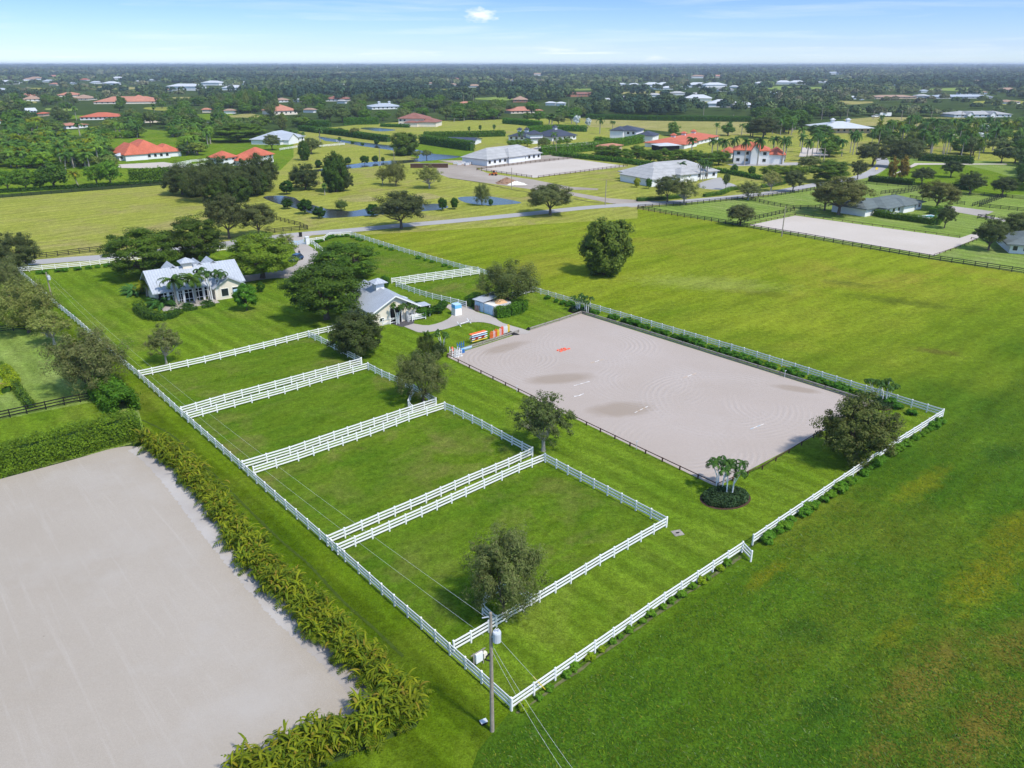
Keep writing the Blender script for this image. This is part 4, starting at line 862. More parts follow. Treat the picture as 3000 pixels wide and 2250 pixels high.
# shrubs along the fences
def shrub_row(label, px, step, h, w, group, kinds, mat_t, skip=0.0, clump=1):
    pts = [P(*q) for q in px]
    for i in range(len(pts) - 1):
        a, b = pts[i], pts[i + 1]; L = (b - a).length; n = int(L / step)
        for j in range(n):
            if RC.random() < skip: continue
            q = a.lerp(b, (j + RC.uniform(.2, .8)) / n); s = RC.uniform(.7, 1.25); tn = RC.choice(mat_t)
            plant_at('shrub', q.x + RC.uniform(-.15, .15), q.y + RC.uniform(-.15, .15), h * s, w * s, label, 'shrub', group, tn)
shrub_row('low green bush in the row inside the right boundary fence', [(2690, 1222), (2620, 1193), (2210, 1064), (1848, 950), (1674, 899), (1600, 875)], 1.55, 1.05, 1.9, 'bushes along the right boundary fence', None, [(.55, .7, .6), (.6, .75, .6), (.5, .65, .55)], .06)
shrub_row('young bush outside the right part of the front fence', [(2215, 1605), (2630, 1322), (2765, 1235)], 1.05, .85, 1.35, 'young bushes outside the front fence right of the gap', None, [(.9, .95, .7), (.8, .9, .6), (1.1, 1.0, .6)], .08)
shrub_row('small young bush outside the left part of the front fence', [(1525, 2082), (1955, 1775), (2168, 1634)], 1.35, .6, .85, 'small bushes outside the front fence left of the gap', None, [(1.0, 1.0, .7), (1.2, 1.1, .7), (2.0, 1.3, .5)], .2)
shrub_row('creeping bush at the foot of the white roadside fence', [(95, 805), (237, 791), (322, 781)], 1.8, .9, 1.9, 'bushes along the white roadside fence', None, [(.7, .85, .6)], .1)
shrub_row('low bush inside the upper left boundary fence', [(100, 832), (180, 902), (250, 960), (350, 1050), (395, 1085)], 2.6, .55, 1.0, 'bushes inside the upper left boundary fence', None, [(.8, 1, .6)], .3)
shrub_row('vine bush on the upper paddock fence beside the big field', [(1030, 697), (1184, 746), (1350, 795)], 2.4, .7, 1.5, 'bushes along the upper paddock fence', None, [(.7, .85, .6)], .35)
shrub_row('vine clump on the stepped white fence beside the gate pillar', [(925, 712), (950, 708), (968, 697), (1025, 693)], 1.2, .9, 1.8, 'vines on the fence beside the gate pillar', None, [(.7, .8, .6)], .05)
ribbon('mulch_strip', [(1515, 2092), (1955, 1780), (2170, 1632)], .3, .07, 'verge_soil', 14, .8)
for (x, yb, yt, w, lab, tn) in [(1255, 925, 893, 46, 'large rounded bush beside the barn, middle of the group', (.38, .45, .45)), (1236, 932, 898, 44, 'bright rounded bush nearest to the barn fence', (.62, .68, .5)), (1285, 918, 892, 40, 'dark rounded bush at the right of the group beside the barn', (.35, .42, .4)), (1298, 905, 880, 34, 'rounded bush behind the group beside the barn', (.45, .55, .5)), (1225, 903, 882, 30, 'small bush behind the barn corner', (.5, .55, .5))]:
    plant('ball', x, yb, yt, w, lab, tn, 'bush')
# ------------------------------------------------------------------ BUILDINGS
def hip(m, x0, x1, y0, y1, z, rise, o=.6, th=.25):
    x0 -= o; x1 += o; y0 -= o; y1 += o; w, d = x1 - x0, y1 - y0
    if w >= d: k_ = d / 2; r = [(x0 + k_, (y0 + y1) / 2), (x1 - k_, (y0 + y1) / 2)]
    else: k_ = w / 2; r = [((x0 + x1) / 2, y0 + k_), ((x0 + x1) / 2, y1 - k_)]
    if abs(w - d) < .05: r = [((x0 + x1) / 2 - .05, (y0 + y1) / 2), ((x0 + x1) / 2 + .05, (y0 + y1) / 2)]; w = d + 1
    e = [(x0, y0), (x1, y0), (x1, y1), (x0, y1)]
    vs = [(a, b, z) for a, b in e] + [(a, b, z - th) for a, b in e] + [(a, b, z + rise) for a, b in r]
    f = [(7, 6, 5, 4), (4, 5, 1, 0), (5, 6, 2, 1), (6, 7, 3, 2), (7, 4, 0, 3)]
    if w >= d: f += [(0, 1, 9, 8), (1, 2, 9), (2, 3, 8, 9), (3, 0, 8)]
    else: f += [(0, 1, 8), (1, 2, 9, 8), (2, 3, 9), (3, 0, 8, 9)]
    return m.add(vs, f)
def gable(m, x0, x1, y0, y1, z, rise, o=.5, th=.22, axis='x'):
    """ridge along the axis; a closed roof slab"""
    if axis == 'x': A0, A1, B0, B1 = x0 - o, x1 + o, y0 - o, y1 + o
    else: A0, A1, B0, B1 = y0 - o, y1 + o, x0 - o, x1 + o
    bm_ = (B0 + B1) / 2; sl = rise / ((B1 - B0) / 2 - o); ze = z - sl * o; zt = z + rise; vs = []
    for a in (A0, A1):
        for (bb, zz_) in ((B0, ze), (bm_, zt), (B1, ze), (B1, ze - th), (bm_, zt - th), (B0, ze - th)):
            vs.append((a, bb, zz_) if axis == 'x' else (bb, a, zz_))
    f = [(i, (i + 1) % 6, 6 + (i + 1) % 6, 6 + i) for i in range(6)] + [(5, 4, 1, 0), (4, 3, 2, 1), (6, 7, 10, 11), (7, 8, 9, 10)]
    return m.add(vs, f)
def gwall(m, x0, x1, y0, y1, h, rise=0.0, axis='x'):
    if rise == 0: return m.box(((x0 + x1) / 2, (y0 + y1) / 2, h / 2), (x1 - x0, y1 - y0, h))
    if axis == 'x': c = [[(x, y0, 0), (x, y1, 0), (x, y1, h), (x, (y0 + y1) / 2, h + rise), (x, y0, h)] for x in (x0, x1)]
    else: c = [[(x0, y, 0), (x1, y, 0), (x1, y, h), ((x0 + x1) / 2, y, h + rise), (x0, y, h)] for y in (y0, y1)]
    return m.add(c[0] + c[1], [(0, 1, 2, 3, 4), (9, 8, 7, 6, 5)] + [(i, 5 + i, 5 + (i + 1) % 5, (i + 1) % 5) for i in range(5)])
def window(t, x, y, z, w, h, face='y-', frame='white_paint', glass='glass_dark', name='window'):
    n = {'y-': (0, -1), 'y+': (0, 1), 'x-': (-1, 0), 'x+': (1, 0)}[face]
    fr = MB(); ax = (1, 0) if n[1] else (0, 1)
    for s in (-1, 1): fr.box((ax[0] * s * (w / 2 + .05), ax[1] * s * (w / 2 + .05), 0), (.1 if ax[0] else .1, .1, h + .2))
    for s in (-1, 1): fr.box((0, 0, s * (h / 2 + .05)), (w if ax[0] else .1, w if ax[1] else .1, .1))
    o = fr.build(name, frame, t, (x + n[0] * .03, y + n[1] * .03, z))
    MB().box((0, 0, 0), (w if ax[0] else .04, w if ax[1] else .04, h)).build('pane', glass, o); return o
def base_of(fl, fr_):
    a, b = P(*fl), P(*fr_); return a, (b - a).length, math.atan2(b.y - a.y, b.x - a.x)
def house(label, fl, fr_, eave, ridge, depth, roof='tan_tile', wall='white_wall', typ='hip', nwin=5, cat='house', name='house', group=None, rows=1, over=.8, ext=(), cupola=0, door=False):
    a, L, ang = base_of(fl, fr_); t = thing(name, label, cat, a, ang, group)
    nn = Vector((-math.sin(ang), math.cos(ang), 0)); mid = a + Vector((math.cos(ang), math.sin(ang), 0)) * L / 2; c = mid + nn * depth / 2
    wh = max(2.6, Hxy(mid.x, mid.y, eave)); rise = max(1.0, Hxy(c.x, c.y, ridge) - wh)
    m = MB(); gwall(m, 0, L, 0, depth, wh, rise if typ == 'gable' else 0); m.build('wall', wall, t)
    r = MB(); (hip if typ == 'hip' else gable)(r, 0, L, 0, depth, wh + .01, rise, over); r.build('roof', roof, t)
    for (x0, x1, y0, y1, h, rs, ty) in ext:      # wings: fractions of L for x, metres for y
        m = MB(); gwall(m, x0 * L, x1 * L, y0, y1, h * wh, rs * rise if ty in 'xy' else 0, ty if ty in 'xy' else 'x'); m.build('wall', wall, t)
        r = MB(); (hip(r, x0 * L, x1 * L, y0, y1, h * wh + .03, rs * rise, over * .8) if ty == 'h' else gable(r, x0 * L, x1 * L, y0, y1, h * wh + .03, rs * rise, over * .6, axis=ty)); r.build('roof', roof, t)
    for q in range(cupola):
        x = L * (q + 1) / (cupola + 1); m = MB(); m.box((x, depth / 2, wh + rise + .3), (2.2, 2.2, 1.8)); cu = m.build('cupola', 'white_wall', t)
        hip(MB(), x - 1.1, x + 1.1, depth / 2 - 1.1, depth / 2 + 1.1, wh + rise + 1.2, 1.1, .6).build('cupola_roof', roof, cu)
    for rw in range(rows):
        zc = wh * (rw + .55) / rows
        for i in range(nwin):
            x = L * (i + .5) / nwin
            if any(e[0] * L - .8 < x < e[1] * L + .8 and e[2] < 0 for e in ext): continue
            if door and rw == 0 and i == nwin // 2: MB().box((0, 0, 0), (2.4, .08, wh * .72)).build('door', 'glass_dark', t, (x, -.02, wh * .37)); continue
            window(t, x, 0, zc, min(1.6, L / nwin * .45), min(1.7, wh / rows * .45))
    return t
# --- the farm house (gable roof, back dormers, cupola, porch and right wing)
ra, rb = P(424, 793, 6.4), P(681, 759, 6.4); hx = Vector((math.cos(BX), math.sin(BX), 0)); hy = Vector((-math.sin(BX), math.cos(BX), 0))
D = 13.0; L = (rb - ra).length; base = Vector((ra.x, ra.y, 0)) - hy * D / 2
t = thing('farm_house', 'cream farm house with pale standing-seam metal roof, cupola and palms in front', 'house', base, BX)
def housewall():
    m = MB(); gwall(m, .3, L - .3, 1.8, D - .3, 3.05, 2.9); return m
m = MB(); m.add([(.4, 2.6, 0), (L - .4, 2.6, 0), (L - .4, D - .5, 0), (.4, D - .5, 0), (.4, 2.6, 4.2), (L - .4, 2.6, 4.2), (L - .4, D - .5, 3.1), (.4, D - .5, 3.1), (.4, D / 2, 6.05), (L - .4, D / 2, 6.05)],
                [(0, 1, 5, 4), (1, 2, 6, 9, 5), (2, 3, 7, 6), (3, 0, 4, 8, 7), (4, 5, 9, 8), (6, 7, 8, 9), (3, 2, 1, 0)]); m.build('wall', 'cream_wall', t)
r = MB(); gable(r, 0, L, .4, D - .4, 3.2, 3.2, .4, .2); r.build('roof', 'metal_roof', t)
m = MB(); gwall(m, L - 6.6, L - .6, -1.6, 4.5, 2.9, 1.7, 'y'); m.build('wing_wall', 'cream_wall', t)
r = MB(); gable(r, L - 6.6, L - .6, -1.6, 6.0, 2.95, 1.75, .5, .18, 'y'); r.build('wing_roof', 'metal_roof_y', t)
for x, w_ in ((L - 2.2, 1.6), (L - 4.6, 1.4)): window(t, x, -1.6, 1.5, w_, 1.6)
MB().box((L - 1.9, -1.66, .95), (1.9, .04, 1.8)).build('glass_door', 'pale_blue', t)
for x in (2.6, 4.4, 5.6, 7.6, 9.6): MB().box((x, .5, 1.5), (.45, .45, 3.0)).build('porch_column', 'white_wall', t)
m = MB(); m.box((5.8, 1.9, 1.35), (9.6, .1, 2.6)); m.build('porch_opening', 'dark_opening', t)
m = MB()
for x in (1.8, 3.5, 5.0, 6.6, 8.6, 10.4): m.box((x, .52, 1.35), (.1, .1, 2.7))
for z in (.75, 2.1): m.box((5.9, .52, z), (9.2, .08, .09))
m.build('screen_frame', 'white_paint', t)
MB().box((6, -1.6, .06), (11, 4.2, .12)).build('patio', 'drive_paving', t)
cu = MB().box((L * .46, D / 2, 6.5), (1.9, 1.9, 1.5)).build('cupola', 'cream_wall', t)
hip(MB(), L * .46 - .95, L * .46 + .95, D / 2 - .95, D / 2 + .95, 7.25, .85, .55, .12).build('cupola_roof', 'metal_roof', cu)
for x in (L * .30, L * .60, L * .76):
    w_ = MB(); gwall(w_, x - 1.1, x + 1.1, D / 2 + .3, D - 2, 5.75, 1.0, 'y'); dm_ = w_.build('dormer', 'cream_wall', t)
    gable(MB(), x - 1.1, x + 1.1, D / 2 - .2, D - 2, 5.8, 1.0, .3, .12, 'y').build('dormer_roof', 'metal_roof', dm_)
for x, y in ((L * .88, D / 2 - 1.2), (L * .9, D / 2 - 2.6), (L * .80, D / 2 - .8)): MB().tube([(x, y, 5.0), (x, y, 6.1 - (D / 2 - y) * .5 + .3)], .07, 6).build('vent_pipe', 'white_paint', t)
MB().box((L / 2, 1.86, 2.5), (3.4, .1, .25)).build('beam', 'white_wall', t)
# --- the barn
ap = P(1157, 865, 5.6); bl = 13.6; base = Vector((ap.x, ap.y, 0)) - hx * 5.0
t = thing('horse_barn', 'cream horse barn with grey metal gable roof and square cupola', 'barn', base, BX)
m = MB(); gwall(m, .35, 9.65, .3, bl - .3, 2.85, 2.55, 'y'); m.build('wall', 'cream_wall', t)
gable(MB(), .1, 9.9, .1, bl - .1, 3.0, 2.62, .35, .18, 'y').build('roof', 'metal_roof_y', t)
rk = MB(); rk.beam((-.3, -.3, 2.62), (5, -.3, 5.44), .08, .22); rk.beam((10.3, -.3, 2.62), (5, -.3, 5.44), .08, .22); rk.build('rake_board', 'white_paint', t)
MB().box((5.05, .27, 1.55), (2.3, .12, 3.1)).build('dark_doorway', 'dark_opening', t)  # near-black panel stands for the shade inside the open doorway
fr = MB(); fr.box((3.82, .24, 1.6), (.14, .14, 3.2)); fr.box((6.28, .24, 1.6), (.14, .14, 3.2)); fr.box((5.05, .24, 3.2), (2.6, .14, .14)); fr.build('door_frame', 'white_paint', t)
for y in (1.6, 4.2, 6.8, 9.4, 12.0):
    w_ = window(t, .35, y, 1.75, 1.0, 1.25, 'x-', 'white_paint')
    for s in (-1, 1): MB().box((-.02, s * .95, 0), (.05, .6, 1.4)).build('shutter', 'steel_grey', w_)
for x in (2.1, 7.9): window(t, x, .3, 1.2, .8, .6, 'y-')
cu = MB().box((5, 7.2, 5.9), (1.7, 1.7, 1.5)).build('cupola', 'white_wall', t); hip(MB(), 4.15, 5.85, 6.35, 8.05, 6.65, .75, .6, .12).build('cupola_roof', 'metal_roof', cu)
m = MB(); m.box((11.2, 1.5, 2.35), (3.0, 2.6, .1)); m.build('lean_to_roof', 'metal_roof', t)
for x, y in ((12.5, .4), (12.5, 2.6)): MB().box((x, y, 1.15), (.14, .14, 2.3)).build('lean_to_post', 'white_paint', t)
m = MB(); m.tube([(10.2, 8.5, .1), (10.2, 8.5, 1.6)], .07, 6); m.build('dish_post', 'steel_grey', t)
V_, F_ = [], []
for i in range(5):
    for j in range(14): rr = 1.25 * i / 4; a = 2 * PI * j / 14; V_.append((10.6 + rr * math.cos(a) * .95, 8.3 + rr * math.sin(a), 2.1 + .38 * (i / 4) ** 2 + rr * math.cos(a) * -.35))
for i in range(4):
    for j in range(14): F_.append((i * 14 + j, i * 14 + (j + 1) % 14, (i + 1) * 14 + (j + 1) % 14, (i + 1) * 14 + j))
MB().add(V_, F_).build('satellite_dish', 'steel_grey', t)
# barn front fence with gate bars and big white posts
pA = P(1122, 954); t = thing('barn_gate', 'white cross-braced gate left of the barn apron', 'gate', pA)
a, b = P(1122, 954) - pA, P(1164, 947) - pA
for z in (.35, 1.15): MB().beam(a + Vector((0, 0, z)), b + Vector((0, 0, z)), .06, .14).build('rail', 'white_paint', t)
MB().beam(a + Vector((0, 0, .35)), b + Vector((0, 0, 1.15)), .05, .12).build('brace', 'white_paint', t)
for f_ in (0, .5): MB().box(a.lerp(b, f_) + Vector((0, 0, .65)), (.14, .14, 1.3)).build('post', 'white_paint', t)
for (x, y, lab) in ((1166, 948, 'tall white post at the left of the barn apron'), (1195, 942, 'tall white post at the right of the barn apron')):
    q = P(x, y); t = thing('gate_post', lab, 'post', q); MB().box((0, 0, 1.05), (.32, .32, 2.1)).build('shaft', 'white_paint', t); MB().box((0, 0, 2.14), (.4, .4, .08)).build('cap', 'white_paint', t)
fence('white fence between the barn apron post and the right brace', [(1197, 943), (1220, 937), (1247, 932)], 'white', GW, spacing=2.2)
q = P(1131, 936); t = thing('shrub_box', 'dark green trough of plants against the barn wall', 'planter', q, BX); MB().box((0, 0, .35), (2.2, .6, .7)).build('trough', 'dark_opening', t)
# --- muck bunker
c0 = P(1391, 907); c1 = P(1447, 926); ang = math.atan2(c1.y - c0.y, c1.x - c0.x); Lb = (c1 - c0).length; Db = 4.6
t = thing('muck_bunker', 'grey block storage bunker, left bay roofed and right bay open with shavings', 'shed', c0, ang)
m = MB(); m.box((Lb / 2, Db - .1, 1.0), (Lb, .2, 2.0)); 
for x in (.1, Lb / 2, Lb - .1): m.box((x, Db / 2 - .1, 1.0), (.2, Db - .2, 2.0))
m.build('wall', 'grey_wall', t)
for x0, x1 in ((.25, Lb / 2 - .15), (Lb / 2 + .15, Lb - .25)):
    for s in (0, 1): MB().box((x0 + (x1 - x0) * (.25 + .5 * s), -.06, .98), ((x1 - x0) / 2 - .06, .08, 1.9)).build('door', 'pale_blue', t)
r = MB(); r.add([(-.3, -.4, 2.25), (Lb / 2 + .05, -.4, 2.25), (Lb / 2 + .05, Db + .3, 2.75), (-.3, Db + .3, 2.75), (-.3, -.4, 2.15), (Lb / 2 + .05, -.4, 2.15), (Lb / 2 + .05, Db + .3, 2.65), (-.3, Db + .3, 2.65)], [(0, 1, 2, 3), (7, 6, 5, 4), (0, 4, 5, 1), (1, 5, 6, 2), (2, 6, 7, 3), (3, 7, 4, 0)]); r.build('roof', 'metal_roof', t)
def heap(name, label, cat, q, rx, ry, h, mat, seed, parent=None):
    rng = np.random.default_rng(seed); vs = []; n = 22; rr = 8
    for i in range(rr + 1):
        f = i / rr
        for j in range(n):
            a = 2 * PI * j / n; k_ = 1 + .16 * math.sin(3 * a + seed) + .06 * rng.normal(); vs.append((math.cos(a) * rx * f * k_, math.sin(a) * ry * f * k_, h * (1 - f ** 1.3) * (1 + .1 * rng.normal()) if i < rr else -.02))
    fs = [(i * n + j, (i + 1) * n + j, (i + 1) * n + (j + 1) % n, i * n + (j + 1) % n) for i in range(rr) for j in range(n)] + [tuple(range(n))]
    o = MB().add(vs, fs).build(name, mat, parent, q)
    if label: tag(o, label, cat)
    return o
MB().box((Lb * .75, Db / 2 - .15, 1.72), (Lb / 2 - .35, Db - .5, .5)).build('stored_shavings', 'white_sand_heap', t); heap('shavings_heap', None, None, (Lb * .78, Db * .62, 1.95), 1.5, 1.3, .75, 'shavings', 5, t)
q = P(1397, 912); t = thing('pallet', 'reddish wooden pallet leaning on the left end of the muck bunker', 'pallet', q, ang)
for i in range(6): MB().beam((-.6, -.12 + .07 * i * .3, .12 + .2 * i), (.6, -.12 + .07 * i * .3, .12 + .2 * i), .03, .13).build('board', 'pallet_wood', t)
for x in (-.55, 0, .55): MB().beam((x, 0, .02), (x, .28, 1.25), .08, .06).build('bearer', 'pallet_wood', t)
# --- jump block stack on the paving
q = P(1338, 922); t = thing('jump_block', 'square white jump tower with sky-blue top standing on the barn paving', 'horse jump', q, BX)
MB().box((0, 0, .75), (1.55, 1.55, 1.5), 0, .93).build('base_block', 'white_paint', t); MB().box((0, 0, 1.8), (1.5, 1.5, .6), 0, .96).build('blue_block', 'sky_blue', t)
MB().box((0, 0, 2.2), (1.5, 1.5, .16)).build('lid', 'pale_blue', t)
# --- jumping equipment
def pole_on(label, a, b, mats, r=.03, z=.10, cat='jump pole', group=None, name='jump_pole'):
    a, b = P(*a), P(*b); t = thing(name, label, cat, a); d = b - a; n = len(mats)
    for i, mm in enumerate(mats): MB().tube([d * (i / n) + Vector((0, 0, z)), d * ((i + 1) / n) + Vector((0, 0, z))], r, 8).build('pole_section', mm, t)
    return t
for a, b, lab, ms in [((1730, 1065), (1768, 1054), 'white pole lying on the sand below the coral pile', ['tan_wall', 'white_paint', 'tan_wall']), ((1681, 1132), (1727, 1119), 'white pole lying on the dark damp patch left of the middle', ['white_paint', 'grey_wall', 'white_paint', 'grey_wall', 'white_paint']),
                      ((1859, 1211), (1898, 1192), 'white and tan pole lying on the near damp patch of the arena', ['white_paint', 'tan_wall', 'white_paint', 'tan_wall', 'white_paint']), ((2001, 1109), (2039, 1095), 'white pole lying in the middle of the arena', ['tan_wall', 'white_paint', 'tan_wall']), ((2198, 1259), (2237, 1244), 'white and blue-green pole lying at the right of the arena', ['pale_blue', 'white_paint', 'pale_blue', 'white_paint'])]:
    pole_on(lab, a, b, ms)
q = P(1681, 1163); t = thing('jump_rail', 'curved white and grey pole bent on the sand near the dark rail', 'jump pole', q); e = P(1709, 1155) - q
for i in range(4): MB().tube([e * (i / 4) + Vector((0, -.25 * math.sin(PI * i / 4), .1)), e * ((i + 1) / 4) + Vector((0, -.25 * math.sin(PI * (i + 1) / 4), .1))], .05, 7).build('pole_section', ['white_paint', 'grey_wall'][i % 2], t)
q = P(1651, 1026); t = thing('jump_block_pile', 'pile of coral-orange cavaletti blocks lying in the arena', 'horse jump', q, AX)
for i in range(9): MB().box((-1.0 + (i % 5) * .5, (-.3 if i < 5 else .3) + .1 * (i % 2), .1 + (.02 * (i % 3))), (.44, .3, .2), .5 * (i % 4), .8).build('block', 'coral_paint', t)
# cavaletti on the grass edge
a, b = P(1345, 956), P(1374, 946); t = thing('cavaletti', 'low white pole on crossed ends at the edge of the paving', 'horse jump', a); d = b - a; an = Vector((-d.y, d.x, 0)).normalized()
MB().tube([Vector((0, 0, .4)), d + Vector((0, 0, .4))], .06, 8).build('pole', 'white_paint', t)
for e in (Vector(), d):
    for s in (-1, 1): MB().beam(e + an * .55 * s + Vector((0, 0, .02)), e - an * .55 * s + Vector((0, 0, .8)), .09, .09).build('cross_leg', 'white_paint', t)
# wing standards by the arena corner
for i, (x, y, h) in enumerate([(1318, 1042, 1.55), (1325, 1049, 1.6), (1331, 1044, 1.5), (1336, 1048, 1.6), (1341, 1044, 1.65), (1346, 1045, 1.6)]):
    q = P(x, y); t = thing('jump_stand', 'tall white jump stand in the row at the arena corner', 'jump stand', q, AX, 'white jump stands at the arena corner')
    MB().box((0, 0, h / 2 + .05), (.1, .1, h)).build('upright', 'white_paint', t); MB().box((.5, 0, h * .4), (.08, .08, h * .7)).build('upright', 'white_paint', t)
    m = MB(); m.box((.25, 0, .08), (.9, .1, .12)); m.box((.25, 0, .08), (.1, .8, .12)); m.build('foot', 'white_paint', t)
    m = MB(); m.beam((0, 0, h * .62), (.5, 0, h * .62), .05, .08); m.beam((0, 0, h * .35), (.5, 0, h * .35), .05, .08); m.build('rail', 'white_paint', t)
q = P(1325, 1035); t = thing('jump_stand', 'red jump stand behind the white ones at the arena corner', 'jump stand', q, AX); MB().box((0, 0, .6), (.5, .3, 1.1), 0, .6).build('panel', 'coral_paint', t); MB().box((0, 0, .05), (.8, .6, .1)).build('foot', 'red_paint', t)
for (x, y, lab) in ((1346, 1030, 'blue ladder-shaped jump stand behind the white ones, left'), (1353, 1028, 'blue ladder-shaped jump stand behind the white ones, right')):
    q = P(x, y); t = thing('jump_stand', lab, 'jump stand', q, AX)
    for s in (-.45, .45): MB().box((s, 0, .85), (.1, .1, 1.7)).build('upright', 'strong_blue', t)
    for z in (.35, .8, 1.25): MB().box((0, 0, z), (.8, .08, .1)).build('rung', 'strong_blue', t)
    MB().box((0, 0, .06), (1.1, .5, .1)).build('foot', 'strong_blue', t)
q = P(1366, 1026); t = thing('jump_plank', 'pale blue jump planks leaning on the arena edge', 'jump plank', q, AX)
for i in range(3): MB().beam((-1.3, -.1 * i, .2 + .16 * i), (1.1, -.1 * i, .2 + .16 * i), .05, .26).build('plank', ['pale_blue', 'grey_wall', 'pale_blue'][i], t)
q = P(1355, 1034); t = thing('water_tray', 'bright blue folded water tray beside the blue stands', 'horse jump', q, AX); MB().box((0, 0, .35), (.7, .5, .7), 0, .8).build('tray', 'strong_blue', t); MB().box((0, 0, .73), (.5, .36, .06)).build('rim', 'sky_blue', t)
# pole rack with poles on it
q = P(1401, 1002); t = thing('pole_rack', 'grey frame rack on small wheels on the grass, loaded with coloured poles', 'pole rack', q, AX)
for x in (-.9, .9):
    MB().box((x, 0, .95), (.09, .09, 1.6)).build('upright', 'brown_wood', t)
    for i, z in enumerate((.45, .85, 1.25, 1.65)): MB().box((x, 0, z), (.07, 1.1, .07)).build('arm', 'brown_wood', t)
    for s in (-.5, .5): MB().tube([(x - .04, s, .14), (x + .04, s, .14)], .14, 10).build('wheel', 'rubber', t)
k_ = 0
for z, row in ((.54, ['yellow_paint', 'white_paint', 'yellow_paint']), (.94, ['white_paint', 'red_paint', 'coral_paint', 'white_paint']), (1.34, ['pale_blue', 'grey_wall', 'white_paint']), (1.74, ['white_paint', 'orange_paint', 'coral_paint', 'orange_paint'])):
    for i, mm in enumerate(row):
        lab = {.54: 'on the lowest arms', .94: 'on the second arms', 1.34: 'on the third arms', 1.74: 'on the top arms'}[z]
        o = thing('jump_pole', '%s pole %s of the grass rack, %s' % (mm.split('_')[0], lab, ['nearest the arena', 'second from the arena', 'third from the arena', 'farthest from the arena'][i]), 'jump pole', q + Vector((0, 0, z)), AX, 'poles on the rack')
        y = -.45 + i * .28; alt = 'red_paint' if mm == 'white_paint' and z < 1 else mm
        for j in range(5): MB().tube([(-1.75 + j * .7, y, 0), (-1.75 + (j + 1) * .7, y, 0)], .075, 7).build('pole_section', mm if j % 2 == 0 else alt, o)
# painted wing panels in a row
for i, (mm, hh, lab) in enumerate([('orange_paint', 1.5, 'orange jump wing panel at the left end of the row'), ('pink_paint', 1.45, 'pink and white slatted wing panel next to the orange one'), ('orange_paint', 1.6, 'orange wing panel behind the first yellow one'), ('yellow_paint', 1.4, 'yellow wing panel in the middle of the row'), ('pink_paint', 1.45, 'pale pink wing panel right of the yellow one'), ('coral_paint', 1.7, 'coral wing panel standing tallest in the row'), ('white_paint', 1.55, 'white slatted wing panel with peaked top, left'), ('white_paint', 1.5, 'white slatted wing panel with peaked top, right'), ('yellow_paint', 1.6, 'bright yellow wing panel at the right end of the row')]):
    q = P(1440 + i * 6.1, 993 - i * 2.3); t = thing('jump_wing', lab, 'jump wing', q, AX, 'painted jump wings in a row')
    m = MB(); n = 5
    for j in range(n): m.box((-.32 + j * .16, 0, (hh - .12 * abs(j - 2)) / 2 + .05), (.1, .06, hh - .12 * abs(j - 2)))
    m.build('slats', mm, t); m = MB(); [m.box((0, .05, z), (.8, .05, .1)) for z in (.3, hh * .65)]; m.build('rails', 'white_paint' if mm != 'white_paint' else 'grey_wall', t)
    MB().box((0, 0, .05), (.14, .8, .1)).build('foot', mm, t)
heap('tarpaulin', 'black crumpled tarpaulin at the right end of the wing panels', 'tarpaulin', P(1497, 980), 1.6, .7, .55, 'rubber', 3)
heap('tarpaulin', 'small black cover on the lawn at the arena entrance', 'tarpaulin', P(1548, 966), .5, .4, .5, 'rubber', 4)
# drain cover, small marks
q = P(1985, 1563); t = thing('drain_cover', 'square concrete drain cover sunk in the grass', 'drain', q, .3); MB().box((0, 0, .05), (1.1, 1.0, .1)).build('slab', 'grey_wood', t); MB().box((0, 0, .11), (.35, .2, .04)).build('opening', 'dark_opening', t)
for (x, y, yt, lab) in ((1864, 1318, 1293, 'thin sprinkler pole on the near arena rail'), (2298, 1107, 1086, 'thin sprinkler pole on the far arena rail'), (1514, 1149, 1131, 'thin sprinkler pole at the left of the near arena rail')):
    q = P(x, y); t = thing('sprinkler', lab, 'sprinkler', q); h = Hxy(q.x, q.y, yt); MB().tube([(0, 0, 0), (0, 0, h)], .035, 6).build('riser', 'steel_grey', t); MB().tube([(-.1, 0, h), (.18, 0, h + .05)], .045, 6).build('nozzle', 'steel_grey', t)
# ------------------------------------------------------------------ gate, car, bin
q = P(901, 716); t = thing('gate_pillar', 'white square masonry gate pillar beside the drive', 'gate pillar', q, BX); MB().box((0, 0, 1.0), (.9, .9, 2.0)).build('shaft', 'white_wall', t); MB().box((0, 0, 2.06), (1.1, 1.1, .14)).build('cap', 'white_wall', t)
a, b = P(848, 718), P(897, 716); t = thing('drive_gate', 'pale blue double swing gate with diagonal braces across the drive', 'gate', a); d = b - a
for s in (0, .5):
    p0, p1 = d * s, d * (s + .49)
    l0, l1 = (.95, 1.45) if s else (1.45, .95)
    m = MB()
    for z in (.2, .55, .9): m.beam(p0 + Vector((0, 0, z)), p1 + Vector((0, 0, z)), .06, .1)
    m.beam(p0 + Vector((0, 0, .1 + l0 * .9)), p1 + Vector((0, 0, .1 + l1 * .9)), .06, .1); m.beam(p0 + Vector((0, 0, .2)), p1 + Vector((0, 0, l1)), .05, .09)
    for pp, hh in ((p0, l0), (p1, l1)): m.beam(pp + Vector((0, 0, .05)), pp + Vector((0, 0, hh + .1)), .1, .1)
    m.build('gate_leaf', 'pale_blue', t)
q = P(889, 705); t = thing('keypad_post', 'thin white keypad post before the gate', 'post', q); MB().tube([(0, 0, 0), (0, 0, 1.2), (.2, .1, 1.35)], .05, 6).build('stalk', 'white_paint', t); MB().box((.2, .1, 1.4), (.2, .15, .3)).build('keypad', 'grey_wall', t)
